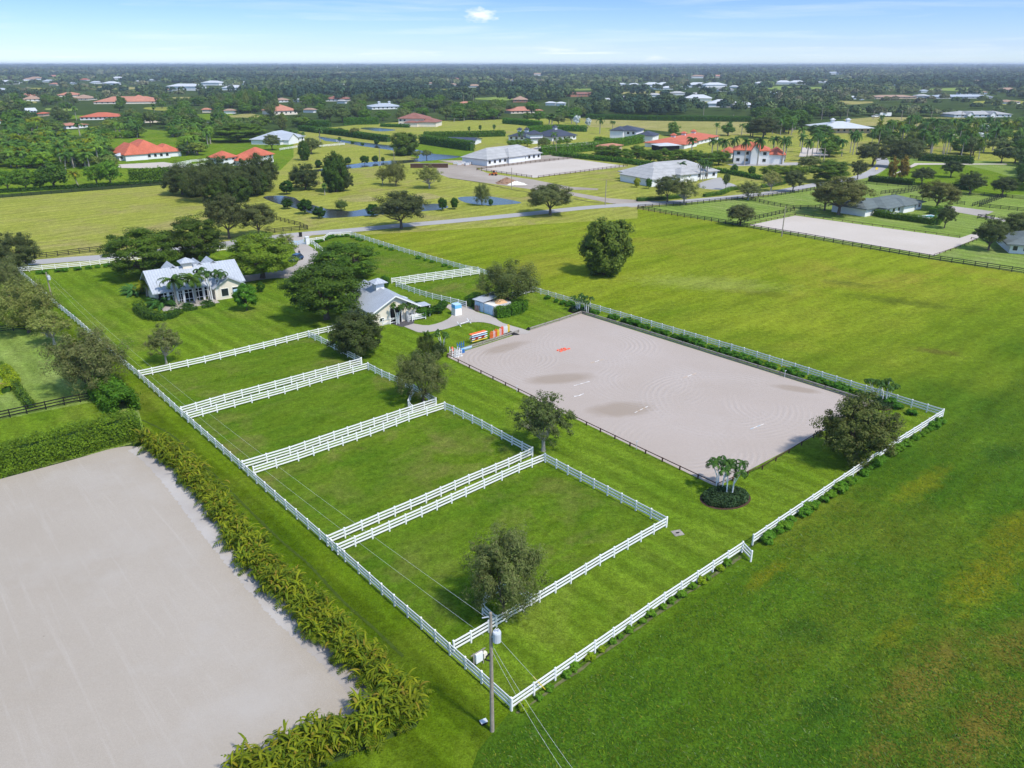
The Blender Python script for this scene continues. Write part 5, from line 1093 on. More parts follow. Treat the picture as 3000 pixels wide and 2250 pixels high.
q = P(925, 735); t = thing('light_post', 'thin white post on the grass inside the gate', 'post', q); MB().tube([(0, 0, 0), (0, 0, 1.5)], .07, 6).build('stalk', 'white_paint', t); MB().box((0, 0, 1.55), (.22, .22, .2)).build('lamp_head', 'white_paint', t)
q = P(881, 694); t = thing('wheelie_bin', 'black wheeled bin at the road edge before the gate', 'bin', q, .4); MB().box((0, 0, .65), (.75, .8, 1.1), 0, 1.12).build('body', 'rubber', t); MB().box((0, -.02, 1.24), (.9, .95, .1)).build('lid', 'rubber', t); MB().tube([(-.35, .4, .12), (.35, .4, .12)], .12, 8).build('wheel', 'rubber', t)
def car(label, q, rz, mat, name='car', s=1.0, cat='car'):
    t = thing(name, label, cat, q, rz)
    prof = [(-2.25, .35), (-2.3, .75), (-2.1, .98), (-1.0, 1.05), (1.9, 1.02), (2.2, .85), (2.25, .35)]
    vs = [(x * s, y * .9 * s, z * s) for y in (-1, 1) for x, z in prof]; n = len(prof)
    MB().add(vs, [tuple(range(n)), tuple(range(2 * n - 1, n - 1, -1))] + [(i, n + i, n + (i + 1) % n, (i + 1) % n) for i in range(n)]).build('body', mat, t)
    cb = [(-1.15, 1.03), (-.55, 1.62), (1.35, 1.66), (2.0, 1.02)]; vs = [(x * s, y * (.84 if z < 1.2 else .66) * s, z * s) for y in (-1, 1) for x, z in cb]
    MB().add(vs, [(0, 1, 2, 3), (7, 6, 5, 4), (0, 4, 5, 1), (2, 6, 7, 3), (3, 7, 4, 0)]).build('windows', 'glass_dark', t)
    MB().box((.4 * s, 0, 1.67 * s), (1.95 * s, 1.34 * s, .05)).build('car_roof', mat, t)
    for x in (-1.4, 1.4):
        for y in (-.86, .86): w_ = MB().tube([(x * s, (y - .11) * s, .34 * s), (x * s, (y + .11) * s, .34 * s)], .34 * s, 12).build('wheel', 'rubber', t)
    for y in (-.6, .6): MB().box((-2.27 * s, y * s, .72 * s), (.06, .34, .18)).build('headlight', 'white_paint', t)
    return t
pc = P(868, 764); car('dark blue car parked at the edge of the drive', pc, math.atan2(-4, -1.2) + PI, 'car_blue')
q = P(878, 752); t = thing('person', 'person in dark clothes standing beside the blue car', 'person', q)
m = MB(); m.tube([(-.09, 0, 0), (-.1, 0, .45), (-.08, 0, .88)], [.06, .07, .1], 7); m.tube([(.09, 0, 0), (.1, 0, .45), (.08, 0, .88)], [.06, .07, .1], 7); m.tube([(0, 0, .84), (0, 0, 1.1), (0, 0, 1.4), (0, 0, 1.52)], [.17, .15, .2, .06], 8); m.tube([(0, 0, 1.5), (0, .01, 1.6), (0, .01, 1.7), (0, 0, 1.77)], [.05, .1, .1, .04], 8)
for s in (-1, 1): m.tube([(s * .19, 0, 1.42), (s * .27, .02, 1.12), (s * .25, -.1, .85)], [.06, .05, .035], 6)
m.build('body', 'dark_opening', t)
# ------------------------------------------------------------------ utility poles and wires
def upole(label, x, yb, yt, can=False, arm=False, group=None, r=.14, mat='pole_wood', name='utility_pole'):
    q = P(x, yb); h = Hxy(q.x, q.y, yt); t = thing(name, label, 'utility pole', q, 0, group)
    MB().tube([(0, 0, 0), (0, 0, h * .5), (0, 0, h)], [r * 1.2, r, r * .75], 9).build('pole', mat, t)
    if can:
        m = MB(); m.tube([(.42, -.1, h * .86 - .85), (.42, -.1, h * .86 - .1), (.42, -.1, h * .86)], [.30, .31, .27], 14); c = m.build('transformer', 'steel_grey', t)
        for dx in (-.1, .1): MB().tube([(.42 + dx, -.1, h * .86), (.42 + dx, -.1, h * .86 + .25)], .04, 6).build('bushing', 'grey_wall', c)
        MB().box((.2, -.05, h * .86 - .5), (.3, .1, .12)).build('bracket', 'steel_grey', t)
    if arm: MB().box((0, 0, h - .5), (2.0, .1, .12)).build('crossarm', 'pole_wood', t)
    return t, q, h
t, q, h = upole('tall wooden utility pole with grey transformer can at the near fence corner', 1442, 2142, 1795, True)
MB().tube([(-.12, -.1, h * .68), (-.35, -.2, h * .66), (-.4, -.1, h * .63), (-.12, -.1, h * .62)], .06, 6).build('cable_coil', 'rubber', t)
MB().beam((-.6, 0, h - .45), (.1, 0, h - .3), .06, .06).build('insulator_arm', 'steel_grey', t)
t2, q2, h2 = upole('wooden utility pole with transformer beside the left boundary fence', 152, 872, 797, True)
def wire(label, a, b, sag, r=.010, group=None):
    t = thing('power_line', label, 'wire', a); d = b - a
    MB().tube([d * (i / 24) - Vector((0, 0, sag * 4 * (i / 24) * (1 - i / 24))) for i in range(25)], r, 5).build('conductor', 'wire', t)
GWI = 'power lines along the left fence'
top, top2 = q + Vector((0, 0, h)), q2 + Vector((0, 0, h2))
wire('upper thin power line over the paddocks between the two poles', top + Vector((-.3, .1, -.5)), top2 + Vector((.1, 0, -.1)), 2.2, .0085, GWI)
wire('lower thin power line over the paddocks between the two poles', top + Vector((-.5, -.3, -1.7)), top2 + Vector((-.2, 0, -.8)), 2.6, .0085, GWI)
e = P(1700, 2330, 4.0); wire('thin power line running from the near pole out of the bottom of the picture', top + Vector((0, 0, -3.2)), e, .5, .008)
wire('second thin power line running from the near pole out of the bottom of the picture', top + Vector((.1, .1, -3.0)), e + Vector((.5, .3, .2)), .45, .008)
for (x, y, lab) in ((1583, 2000, 'guy wire with yellow guard from the near pole to the fence, left one'), (1600, 2018, 'guy wire with yellow guard from the near pole to the fence, right one')):
    g = P(x, y + 5); t = thing('guy_wire', lab, 'guy wire', g); u = top + Vector((0, 0, -1.5)) - g; MB().tube([Vector(), u], .012, 5).build('cable', 'wire', t); MB().tube([Vector(), u * .16], .04, 6).build('guard', 'yellow_paint', t)
q = P(1402, 1952); t = thing('electric_meter', 'white electric meter box on a small frame behind the left fence', 'meter', q, AX)
for s in (-.5, .5): MB().box((s, 0, .8), (.08, .08, 1.6)).build('post', 'grey_wood', t)
MB().box((0, -.05, 1.0), (.7, .25, .9)).build('cabinet', 'white_wall', t); MB().box((.62, -.05, .9), (.35, .3, .5)).build('meter_box', 'cream_wall', t); MB().box((0, 0, 1.5), (1.5, .06, .08)).build('crossbar', 'grey_wood', t)
q = P(1417, 2120); t = thing('ground_box', 'small dark utility box in the grass left of the near pole', 'utility box', q, .5); MB().box((0, 0, .12), (.5, .35, .24)).build('body', 'rubber', t); MB().box((0, 0, .26), (.54, .39, .04)).build('lid', 'steel_grey', t)
for (x, yb, yt, lab) in [(1499, 554, 491, 'thin pole at the dirt heaps'), (1773, 601, 527, 'pale pole at the dirt track junction'), (1114, 485, 436, 'pole on the canal meadow left of the large tree'), (1155, 470, 437, 'pole in front of the large canal tree'), (1629, 453, 408, 'pole at the corner of the bright hedge'), (2290, 693, 605, 'pole beside the estate sand arena')]: upole(lab, x, yb, yt)
for i, (x, yb, yt) in enumerate([(2205, 340, 318), (2269, 344, 313), (2336, 342, 318), (2406, 352, 316), (2480, 352, 320), (2558, 349, 324), (2640, 352, 323), (2726, 355, 326), (2813, 360, 327), (2910, 369, 331), (1666, 312, 291), (1705, 313, 293), (1837, 323, 303), (1930, 313, 295), (2060, 345, 310), (2148, 348, 335), (1089, 288, 266), (1110, 291, 264), (1132, 290, 266), (1166, 296, 270), (1251, 288, 272), (1277, 295, 273), (1317, 296, 277), (1358, 300, 277), (1387, 298, 278), (990, 262, 250), (2238, 254, 222), (2275, 250, 220), (2335, 252, 221), (2394, 248, 218), (2412, 250, 215)]):
    upole('slender utility pole in the line before the dark far trees', x, yb, yt, arm=(i < 10), group='utility poles before the far trees', r=.22)
q = P(990, 212); t = thing('radio_mast', 'white radio mast rising above the far woods', 'mast', q); hh = 42; MB().tube([(0, 0, 0), (0, 0, hh)], [1.6, 1.0], 8).build('shaft', 'white_paint', t); MB().tube([(0, 0, hh), (0, 0, hh + 2)], .3, 6).build('tip', 'white_paint', t)
def tufts():
    rng = np.random.default_rng(9); N_ = 200000
    q = rng.uniform(0, 1, (N_, 2)); y = 36 + 80 * q[:, 0] ** 1.6; x = -2 + (y * 1.0 + 8) * q[:, 1]
    pd = np.array([tuple(P(*p)[:2]) for p in ((1497, 2083), (2190, 1612), (2760, 1223))])
    nx = np.array([pd[2, 1] - pd[0, 1], -(pd[2, 0] - pd[0, 0])]); nx /= np.linalg.norm(nx)
    keep = ((x - pd[0, 0]) * nx[0] + (y - pd[0, 1]) * nx[1]) > 1.6
    lump = np.sin(x * .9 + 2 * np.sin(y * .31)) * np.sin(y * .8 + 1.5 * np.sin(x * .4)) + rng.normal(size=N_) * .6
    keep &= lump > -.7; x, y = x[keep], y[keep]; n = len(x)
    h = rng.uniform(.04, .11, n); az = rng.uniform(0, 2 * PI, n); wd = rng.uniform(.02, .05, n)
    b = np.column_stack([x, y, np.full(n, .02)]); s_ = np.column_stack([np.cos(az) * wd, np.sin(az) * wd, np.zeros(n)])
    ln = np.column_stack([rng.normal(size=n) * .12 - .06, rng.normal(size=n) * .12 + .05, h])
    V = np.stack([b - s_, b + s_, b + s_ * .7 + ln, b - s_ * .7 + ln * .8], 1).reshape(-1, 3)
    pal = np.array([(.036, .095, .006), (.058, .130, .006), (.095, .155, .006), (.13, .145, .014), (.10, .15, .04)]); c = pal[rng.choice(5, n, p=[.36, .36, .16, .07, .05])] * rng.uniform(.8, 1.2, (n, 1))
    tag(link('grass_tufts', npmesh('grass_tufts', V, np.arange(n * 4).reshape(-1, 4), 'woods', np.repeat(np.column_stack([c, np.ones(n)]), 4, 0))), 'rough green grass tufts of the unmown field in the foreground', 'grass', kind='stuff')
tufts()
# ------------------------------------------------------------------ neighbour houses
H = house
H('long white horse barn with grey hip roof beside the brown-railed sand arena', (1427, 487), (1584, 466), 457, 428, 17, 'grey_tile', 'white_wall', nwin=11, cat='barn', name='horse_barn', door=True, ext=((.36, .66, -1.2, 10, 1.0, .9, 'h'),))
H('large grey-tiled villa with white portico and royal palms before it', (1905, 540), (2100, 521), 508, 471, 20, 'grey_tile', 'white_wall', nwin=9, cat='villa', name='villa', ext=((-.12, .2, -6, 14, .95, .8, 'h'), (.36, .62, -3, 6, 1.05, .55, 'h')), door=True)
H('long orange-roofed horse barn with three cupolas', (1990, 436), (2104, 410), 418, 395, 22, 'red_tile', 'white_wall', nwin=10, cat='barn', name='horse_barn', cupola=3, ext=((0, .3, -3, 20, 1.0, .8, 'h'),))
H('white-roofed open shelter at the left end of the orange-roofed barn', (1932, 444), (1990, 442), 426, 422, 10, 'white_roof', 'dark_opening', nwin=0, cat='shelter', name='shelter')
H('white two-storey house with orange roof and white dormer', (2148, 478), (2250, 481), 440, 415, 15, 'red_tile', 'white_wall', rows=2, nwin=4, ext=((.48, .72, -2, 8, 1.02, .9, 'y'), (1.0, 1.45, 2, 14, .7, .9, 'h')))
H('small orange-roofed gatehouse among the palms', (2108, 462), (2142, 464), 446, 430, 9, 'red_tile', 'white_wall', nwin=2, cat='gatehouse', name='gatehouse')
H('low orange-roofed pavilion behind the villa', (2085, 474), (2115, 472), 468, 460, 7, 'red_tile', 'white_wall', nwin=0, cat='pavilion', name='pavilion')
H('orange-roofed shed among the flat-topped trees', (1770, 444), (1822, 438), 434, 424, 8, 'salmon_tile', 'tan_wall', nwin=0, cat='shed', name='shed')
H('white tower house with stacked slate roofs between dark-roofed wings', (1553, 421), (1590, 420), 393, 381, 9, 'slate_roof', 'white_wall', rows=2, nwin=3, cat='tower house', name='tower_house', ext=((-.05, 1.05, -.8, 9.8, .55, .25, 'h'),))
H('left slate-roofed wing of the tower house barn', (1490, 411), (1552, 413), 399, 384, 16, 'slate_roof', 'white_wall', nwin=4, cat='barn', name='horse_barn', cupola=2)
H('right slate-roofed wing of the tower house barn', (1618, 414), (1688, 408), 398, 377, 18, 'slate_roof', 'white_wall', nwin=5, cat='barn', name='horse_barn', cupola=1)
H('modern two-storey white house with dark slate hip roofs', (1786, 411), (1862, 414), 382, 367, 18, 'slate_roof', 'white_wall', rows=2, nwin=5, ext=((1.0, 1.65, -1, 14, .6, .9, 'h'), (.05, .55, -2.5, 10, 1.02, .8, 'h')))
H('low dark slate-roofed building behind the tall hedge', (1305, 424), (1386, 426), 416, 402, 18, 'slate_roof', 'white_wall', typ='gable', nwin=3, cat='stable', name='stable')
H('two-storey brown-roofed villa on the meadow with the small pond', (1168, 370), (1242, 371), 347, 330, 20, 'maroon_tile', 'cream_wall', rows=2, nwin=6, cat='villa', name='villa', ext=((.75, 1.5, -2, 16, .6, .8, 'h'), (.3, .8, -4, 3, .55, .3, 'h')))
H('grey metal-roofed house beside the canal', (822, 425), (892, 412), 404, 383, 20, 'metal_roof', 'white_wall', nwin=6, ext=((.1, .5, -4, 8, 1.0, .8, 'y'),))
H('large salmon-roofed white house among the palm grove', (395, 470), (500, 462), 447, 408, 26, 'red_tile', 'white_wall', nwin=6, ext=((-.25, .35, -1, 20, .95, .85, 'h'), (.8, 1.4, 4, 20, .85, .6, 'h')))
H('left red-roofed white tower of the twin barns', (656, 490), (696, 484), 460, 441, 9, 'red_tile', 'white_wall', rows=2, nwin=2, cat='barn', name='horse_barn')
H('right red-roofed white tower of the twin barns', (752, 482), (802, 474), 454, 431, 11, 'red_tile', 'white_wall', rows=2, nwin=3, cat='barn', name='horse_barn')
H('red-roofed link between the twin barns', (697, 486), (752, 481), 468, 452, 7, 'red_tile', 'white_wall', nwin=2, cat='barn', name='horse_barn')
H('white-walled garden shed at the left of the salmon-roofed house', (350, 471), (366, 470), 463, 459, 5, 'white_roof', 'white_wall', nwin=1, cat='shed', name='shed')
H('long bright red-roofed barn behind the palm grove', (235, 352), (354, 350), 344, 329, 26, 'red_tile', 'white_wall', nwin=9, cat='barn', name='horse_barn')
H('tan hip-roofed pavilion with white columns', (425, 360), (488, 358), 346, 337, 14, 'salmon_tile', 'cream_wall', nwin=4, cat='pavilion', name='pavilion')
H('pink-tan roof among trees below the bright red barn', (195, 378), (258, 374), 369, 359, 16, 'salmon_tile', 'white_wall', nwin=3)
H('very long tan-roofed barn at the left distance', (275, 305), (472, 303), 299, 282, 40, 'salmon_tile', 'cream_wall', nwin=12, cat='barn', name='horse_barn', ext=((.45, .85, -3, 30, 1.0, 1.35, 'h'),))
H('grey-tan hip roof left of the very long barn', (208, 294), (258, 294), 290, 277, 26, 'tan_tile', 'cream_wall', nwin=4)
H('tan hip roof behind the grey-tan one at the left distance', (166, 284), (240, 283), 280, 270, 26, 'salmon_tile', 'cream_wall', nwin=4)
H('tan-roofed house with white terrace at the far left', (70, 297), (122, 296), 290, 279, 20, 'tan_tile', 'white_wall', nwin=4)
H('red-brown roof behind the white terrace house', (62, 285), (120, 284), 280, 270, 24, 'salmon_tile', 'cream_wall', nwin=3)
H('pale metal-roofed house at the left edge of the distance', (-20, 272), (40, 270), 265, 258, 22, 'metal_roof', 'tan_wall', nwin=4)
H('red-roofed cottage cut by the left edge', (-20, 364), (17, 361), 354, 346, 14, 'red_tile', 'white_wall', nwin=2)
H('orange tent-shaped roof in the grove left of the red barn', (110, 341), (128, 341), 338, 334, 10, 'red_tile', 'tan_wall', nwin=0, cat='pavilion', name='pavilion')
H('white gabled house left of the orange tent roof', (80, 332), (108, 331), 325, 316, 12, 'white_roof', 'white_wall', typ='gable', nwin=3)
H('tan-roofed villa right of the big wood', (805, 338), (872, 335), 324, 305, 26, 'salmon_tile', 'cream_wall', nwin=5, cat='villa', name='villa')
H('brown-roofed white villa in the middle distance', (948, 297), (1018, 297), 290, 279, 30, 'maroon_tile', 'white_wall', nwin=6, cat='villa', name='villa')
H('tan-roofed white house left of the brown-roofed villa', (812, 300), (854, 299), 293, 286, 20, 'tan_tile', 'white_wall', nwin=4)
H('small white gabled house between the villas', (876, 299), (894, 298), 293, 288, 10, 'white_roof', 'white_wall', typ='gable', nwin=2)
H('grey-roofed barn with white cupola in the centre distance', (1090, 321), (1180, 319), 312, 302, 26, 'metal_roof', 'white_wall', nwin=7, cat='barn', name='horse_barn', cupola=2)
H('orange-roofed villa behind the large grey tree', (1497, 333), (1590, 331), 324, 312, 26, 'salmon_tile', 'cream_wall', nwin=7, cat='villa', name='villa')
H('tan hip-roofed pavilion above the orange-roofed villa', (1503, 300), (1545, 300), 292, 281, 22, 'tan_tile', 'brown_wall', nwin=3)
H('terracotta apartment block with two towers', (1670, 284), (1744, 283), 275, 270, 24, 'maroon_tile', 'brown_wall', rows=2, nwin=8, cat='apartments', name='apartment_block', ext=((0, .25, -2, 12, 1.25, .6, 'h'), (.75, 1, -2, 12, 1.25, .6, 'h')))
H('white-roofed open horse barn on the right lawns', (2412, 390), (2550, 390), 375, 355, 30, 'white_roof', 'tan_wall', nwin=8, cat='barn', name='horse_barn', cupola=2, over=2.5)
H('grey-roofed long barn with white gables at the right distance', (2795, 344), (2962, 343), 336, 325, 22, 'grey_tile', 'white_wall', nwin=10, cat='barn', name='horse_barn', ext=((.2, .3, -3, 16, 1.05, 1.0, 'y'), (.6, .7, -3, 16, 1.05, 1.0, 'y')))
H('brown-roofed long building in the right woods', (2567, 290), (2685, 289), 284, 278, 26, 'tan_tile', 'tan_wall', nwin=8)
H('very long grey-roofed barn in the right woods', (2742, 289), (2908, 288), 284, 277, 28, 'metal_roof', 'grey_wall', nwin=10, cat='barn', name='horse_barn')
H('pale gabled house at the far right woods', (2950, 305), (2988, 304), 300, 292, 22, 'tan_tile', 'white_wall', nwin=3)
# the green-roofed estate house and the one at the right edge
H('estate house with green-grey hip roof and screened porch', (2592, 633), (2698, 612), 612, 574, 13, 'green_shingle', 'white_wall', nwin=7, ext=((-.30, .42, 3, 15, 1.0, .9, 'h'), (.42, .72, -.9, 8, 1.0, .75, 'h')), over=1.0)
H('grey-roofed house cut by the right edge', (2955, 742), (3080, 750), 718, 680, 14, 'green_shingle', 'white_wall', nwin=4, over=1.2)
a_ = P(2716, 638); t = thing('swimming_pool', 'small turquoise pool behind the estate hedge', 'pool', a_, .4); MB().box((2.2, 1, .08), (6, 4, .16)).build('deck', 'white_wall', t); MB().box((2.2, 1, .17), (4.4, 2.4, .02)).build('water', 'pool_water', t)
# small far houses between the trees
FAR = [(15, 247, 40, 'white_roof'), (75, 243, 30, 'white_roof'), (83, 236, 24, 'tan_tile'), (100, 234, 30, 'tan_tile'), (140, 241, 24, 'metal_roof'), (152, 227, 22, 'salmon_tile'), (158, 250, 22, 'salmon_tile'), (212, 247, 16, 'metal_roof'), (246, 236, 18, 'red_tile'), (288, 226, 24, 'white_roof'), (342, 233, 26, 'white_roof'), (362, 243, 22, 'white_roof'), (280, 246, 26, 'metal_roof'), (322, 249, 34, 'white_roof'), (404, 241, 12, 'white_roof'), (440, 238, 16, 'metal_roof'), (470, 236, 14, 'metal_roof'), (540, 265, 80, 'white_roof'), (620, 250, 48, 'white_roof'), (680, 264, 46, 'white_roof'), (712, 262, 30, 'white_roof'), (714, 246, 22, 'white_roof'), (545, 257, 18, 'tan_tile'), (490, 268, 16, 'tan_tile'), (569, 301, 22, 'tan_tile'), (712, 248, 18, 'white_roof'), (604, 330, 18, 'salmon_tile'), (672, 333, 24, 'tan_tile'), (1008, 248, 20, 'tan_tile'), (1120, 253, 14, 'salmon_tile'), (1330, 236, 26, 'maroon_tile'), (1320, 252, 26, 'tan_tile'), (1390, 256, 28, 'tan_tile'), (1576, 222, 30, 'tan_tile'), (1590, 251, 28, 'tan_tile'), (1636, 250, 14, 'salmon_tile'), (1612, 309, 22, 'white_roof'), (1642, 310, 20, 'white_roof'), (1708, 258, 16, 'tan_tile'), (1778, 298, 20, 'white_roof'), (1832, 290, 18, 'white_roof'), (1824, 250, 18, 'white_roof'), (1862, 252, 26, 'white_roof'), (1910, 254, 40, 'white_roof'), (1955, 255, 44, 'white_roof'), (1918, 262, 32, 'white_roof'), (1960, 262, 30, 'white_roof'), (1995, 262, 26, 'white_roof'), (1880, 267, 34, 'grey_tile'), (2042, 256, 50, 'white_roof'), (2100, 257, 52, 'white_roof'), (2150, 258, 20, 'white_roof'), (1920, 284, 30, 'grey_tile'), (1990, 279, 34, 'grey_tile'), (2036, 281, 24, 'grey_tile'), (2042, 297, 62, 'white_roof'), (2120, 314, 70, 'white_roof'), (2180, 315, 50, 'white_roof'), (2130, 268, 36, 'grey_tile'), (1990, 228, 40, 'tan_tile'), (2045, 229, 34, 'tan_tile'), (2100, 227, 26, 'salmon_tile'), (2295, 247, 36, 'white_roof'), (2335, 247, 36, 'white_roof'), (2412, 243, 22, 'white_roof'), (2230, 247, 22, 'white_roof'), (2272, 277, 26, 'white_roof'), (2452, 218, 44, 'metal_roof'), (2500, 291, 14, 'white_roof'), (2525, 293, 10, 'white_roof'), (2705, 287, 30, 'grey_tile'), (2710, 271, 18, 'metal_roof'), (2830, 277, 28, 'tan_tile'), (2875, 276, 26, 'tan_tile'), (2640, 232, 12, 'white_roof'), (2700, 249, 12, 'tan_tile'), (2620, 250, 12, 'tan_tile'), (1260, 248, 18, 'tan_tile'), (1345, 237, 18, 'salmon_tile'), (1440, 243, 16, 'tan_tile'), (1478, 226, 14, 'white_roof'), (860, 232, 12, 'white_roof'), (1500, 238, 14, 'tan_tile'), (1470, 273, 14, 'white_roof'), (1365, 310, 30, 'salmon_tile'), (905, 330, 26, 'tan_tile'), (1000, 303, 20, 'grey_tile'), (2860, 240, 16, 'tan_tile'), (2960, 270, 40, 'tan_tile')]
CN = {'white_roof': 'white', 'tan_tile': 'tan', 'metal_roof': 'pale grey metal', 'salmon_tile': 'salmon', 'red_tile': 'red', 'maroon_tile': 'brown', 'grey_tile': 'grey'}
FARB = []
for (x, y, w, rf) in FAR:
    q = P(x, y); w *= 1.25; Lw = w * proj(q.x, q.y)[2] / F; s = w / 60.0
    dpt = min(Lw * .6, 30); hh = max(3.0, min(7.5, Lw * .12)); ang = RC.uniform(-.35, .35)
    t = thing('far_house', 'small far building with %s roof between distant trees' % CN[rf], 'house', q - Vector((Lw / 2, 0, 0)), ang, 'far buildings with %s roofs' % CN[rf])
    m = MB(); gwall(m, 0, Lw, 0, dpt, hh); m.build('wall', 'white_wall' if rf != 'salmon_tile' else 'cream_wall', t); hip(MB(), 0, Lw, 0, dpt, hh, max(1.5, min(4.5, dpt * .2)), 1).build('roof', rf, t)
    FARB.append((x - w / 2, x + w / 2, y))
# construction heaps, digger, pallets, trough, truck
heap('dirt_heap', 'brown heap of soil beside the dirt track', 'heap', P(1484, 537), 5.2, 3.2, 2.3, 'brown_dirt_heap', 1)
heap('sand_heap', 'white heap of sand beside the brown soil heap', 'heap', P(1512, 541), 4.2, 2.6, 1.4, 'white_sand_heap', 2)
q = P(1447, 514); t = thing('digger', 'orange wheel loader standing on the dirt below the white barn arena', 'loader', q, -.25); t.scale = (.6, .6, .6)
MB().box((.6, 0, 1.5), (3.4, 2.2, 1.4), 0, .85).build('body', 'rust_orange', t); MB().box((0, 0, 2.9), (1.6, 1.7, 1.4), 0, .85).build('cab', 'glass_dark', t); MB().box((0, 0, 3.65), (1.7, 1.8, .12)).build('cab_roof', 'rust_orange', t)
for s in (-.8, .8): MB().beam((-.6, s, 1.9), (-2.9, s, .8), .25, .35).build('arm', 'rust_orange', t)
MB().add([(-2.8, -1.4, .2), (-2.8, 1.4, .2), (-3.9, 1.4, .2), (-3.9, -1.4, .2), (-2.7, -1.4, 1.4), (-2.7, 1.4, 1.4), (-3.1, 1.4, 1.4), (-3.1, -1.4, 1.4)], [(3, 2, 1, 0), (4, 5, 6, 7), (0, 1, 5, 4), (1, 2, 6, 5), (2, 3, 7, 6), (3, 0, 4, 7)]).build('bucket', 'rust_orange', t)
for x in (-1.0, 1.7):
    for y in (-1.05, 1.05): MB().tube([(x, y - .25, .75), (x, y + .25, .75)], .75, 12).build('wheel', 'rubber', t)
for i in range(5):
    q = P(1335 + i * 11, 482 + (i % 2) * 3); t = thing('block_stack', 'stack of pale building blocks on the bare ground left of the white barn', 'stack', q, .2 * i, 'stacks of blocks left of the white barn'); MB().box((0, 0, .1), (2.4, 1.4, .2)).build('pallet', 'pallet_wood', t); MB().box((0, 0, .75), (2.2, 1.2, 1.1)).build('blocks', 'grey_wall', t)
q = P(1215, 492); t = thing('culvert_wall', 'dark timber retaining wall at the canal end', 'wall', q, .03); MB().box((7, 0, 1.0), (18, .6, 2.0)).build('panel', 'brown_wood', t); MB().box((7, 0, 2.05), (18.4, .8, .12)).build('capping', 'grey_wood', t)
q = P(2887, 642); t = thing('dog_pen', 'small dark square pen on the lawn at the right', 'pen', q, .3)
for s in (-1.6, 1.6):
    for u in (-1.6, 1.6): MB().box((s, u, .7), (.16, .16, 1.4)).build('post', 'black_paint', t)
    for z in (.4, .8, 1.25): m = MB(); m.box((s, 0, z), (.06, 3.1, .15)); m.box((0, s, z), (3.1, .06, .15)); m.build('rail', 'black_paint', t)
q = P(2592, 342); t = thing('horse_trailer', 'white horse trailer parked by the far dry field', 'trailer', q, .05); MB().box((0, 0, 2.2), (11, 2.6, 3.0)).build('box', 'white_paint', t)
for x in (-2, 2): MB().tube([(x, -1.3, .5), (x, 1.3, .5)], .5, 10).build('wheel', 'rubber', t)
car('white pickup parked in front of the far horse trailer', P(2565, 344), .05 + PI * 0, 'white_paint', 'pickup', 1.5, 'pickup')
car('white van parked by the dark trailer in the left grove', P(583, 366), .1, 'white_paint', 'van', 1.4, 'van')
car('grey pickup parked beside the white van in the left grove', P(605, 367), .15, 'steel_grey', 'pickup', 1.4, 'pickup')
q = P(604, 374); t = thing('flatbed_trailer', 'long dark flatbed trailer in front of the parked white van', 'trailer', q, .05); MB().box((0, 0, 1.1), (15, 2.6, .5)).build('bed', 'rubber', t); MB().box((0, 1.3, 1.8), (15, .1, 1.0)).build('side_board', 'black_paint', t)
for x in (-5, -3, 4): MB().tube([(x, -1.3, .5), (x, 1.3, .5)], .5, 10).build('wheel', 'rubber', t)
car('dark car parked behind the white two-storey house', P(2285, 474), .2, 'rubber')
q = P(2567, 502); t = thing('road_sign_board', 'small yellow board standing at the road bend', 'sign', q, .3); MB().box((0, 0, 1.3), (1.4, .06, 1.0)).build('board', 'yellow_paint', t)
for s in (-.5, .5): MB().box((s, .06, .65), (.08, .08, 1.3)).build('leg', 'grey_wood', t)
ribbon('silt_fence', [(1315, 522), (1400, 534), (1480, 552), (1551, 564)], .5, .09, 'rubber', 5, .6); ribbon('silt_fence', [(1680, 583), (1740, 593), (1804, 597)], .5, .09, 'rubber', 5, .6)
# ------------------------------------------------------------------ scattered mid-distance trees
def inside(x, y, poly):
    r_ = False; j = len(poly) - 1
    for i in range(len(poly)):
        xi, yi = poly[i]; xj, yj = poly[j]
        if (yi > y) != (yj > y) and x < (xj - xi) * (y - yi) / (yj - yi) + xi: r_ = not r_
        j = i
    return r_
CLEAR = [[(565, 360), (640, 358), (645, 385), (560, 388)], [(340, 498), (350, 474), (520, 474), (520, 498)], [(500, 500), (500, 462), (820, 455), (820, 500)], [(860, 384), (1060, 366), (1190, 360), (1290, 372), (1500, 353), (1540, 366), (1480, 395), (1380, 440), (1390, 480), (860, 500)], [(1700, 344), (2210, 350), (2210, 395), (1900, 385), (1720, 375)], [(2460, 348), (2560, 341), (2800, 343), (3100, 348), (3100, 372), (2500, 370)], [(200, 338), (430, 336), (430, 349), (200, 350)], [(0, 336), (125, 336), (125, 357), (0, 358)], [(400, 262), (480, 255), (500, 264), (415, 272)], [(555, 335), (690, 330), (695, 346), (595, 354)], [(1380, 402), (2340, 402), (2340, 620), (1380, 560)], [(1470, 436), (1470, 376), (1960, 360), (1960, 420), (2110, 395), (2110, 450)],
         [(390, 415), (545, 415), (545, 478), (340, 478)], [(2540, 500), (2640, 455), (2560, 540)], [(2470, 370), (2560, 370), (2570, 400), (2420, 398), (2390, 380)], [(2585, 470), (3000, 480), (3000, 620), (2550, 560)]]
CLR = [(330, 258, 80, 5), (120, 262, 70, 4), (760, 273, 70, 6), (560, 288, 60, 5), (1290, 264, 70, 4), (1450, 289, 60, 5), (1900, 272, 90, 5), (2080, 300, 80, 5), (2330, 258, 90, 5), (2500, 300, 60, 5), (2930, 300, 80, 6), (2800, 262, 80, 5), (2450, 233, 70, 3), (950, 247, 70, 4), (1680, 262, 60, 4), (40, 300, 70, 6), (470, 318, 50, 5), (180, 320, 50, 5), (720, 340, 50, 6)]
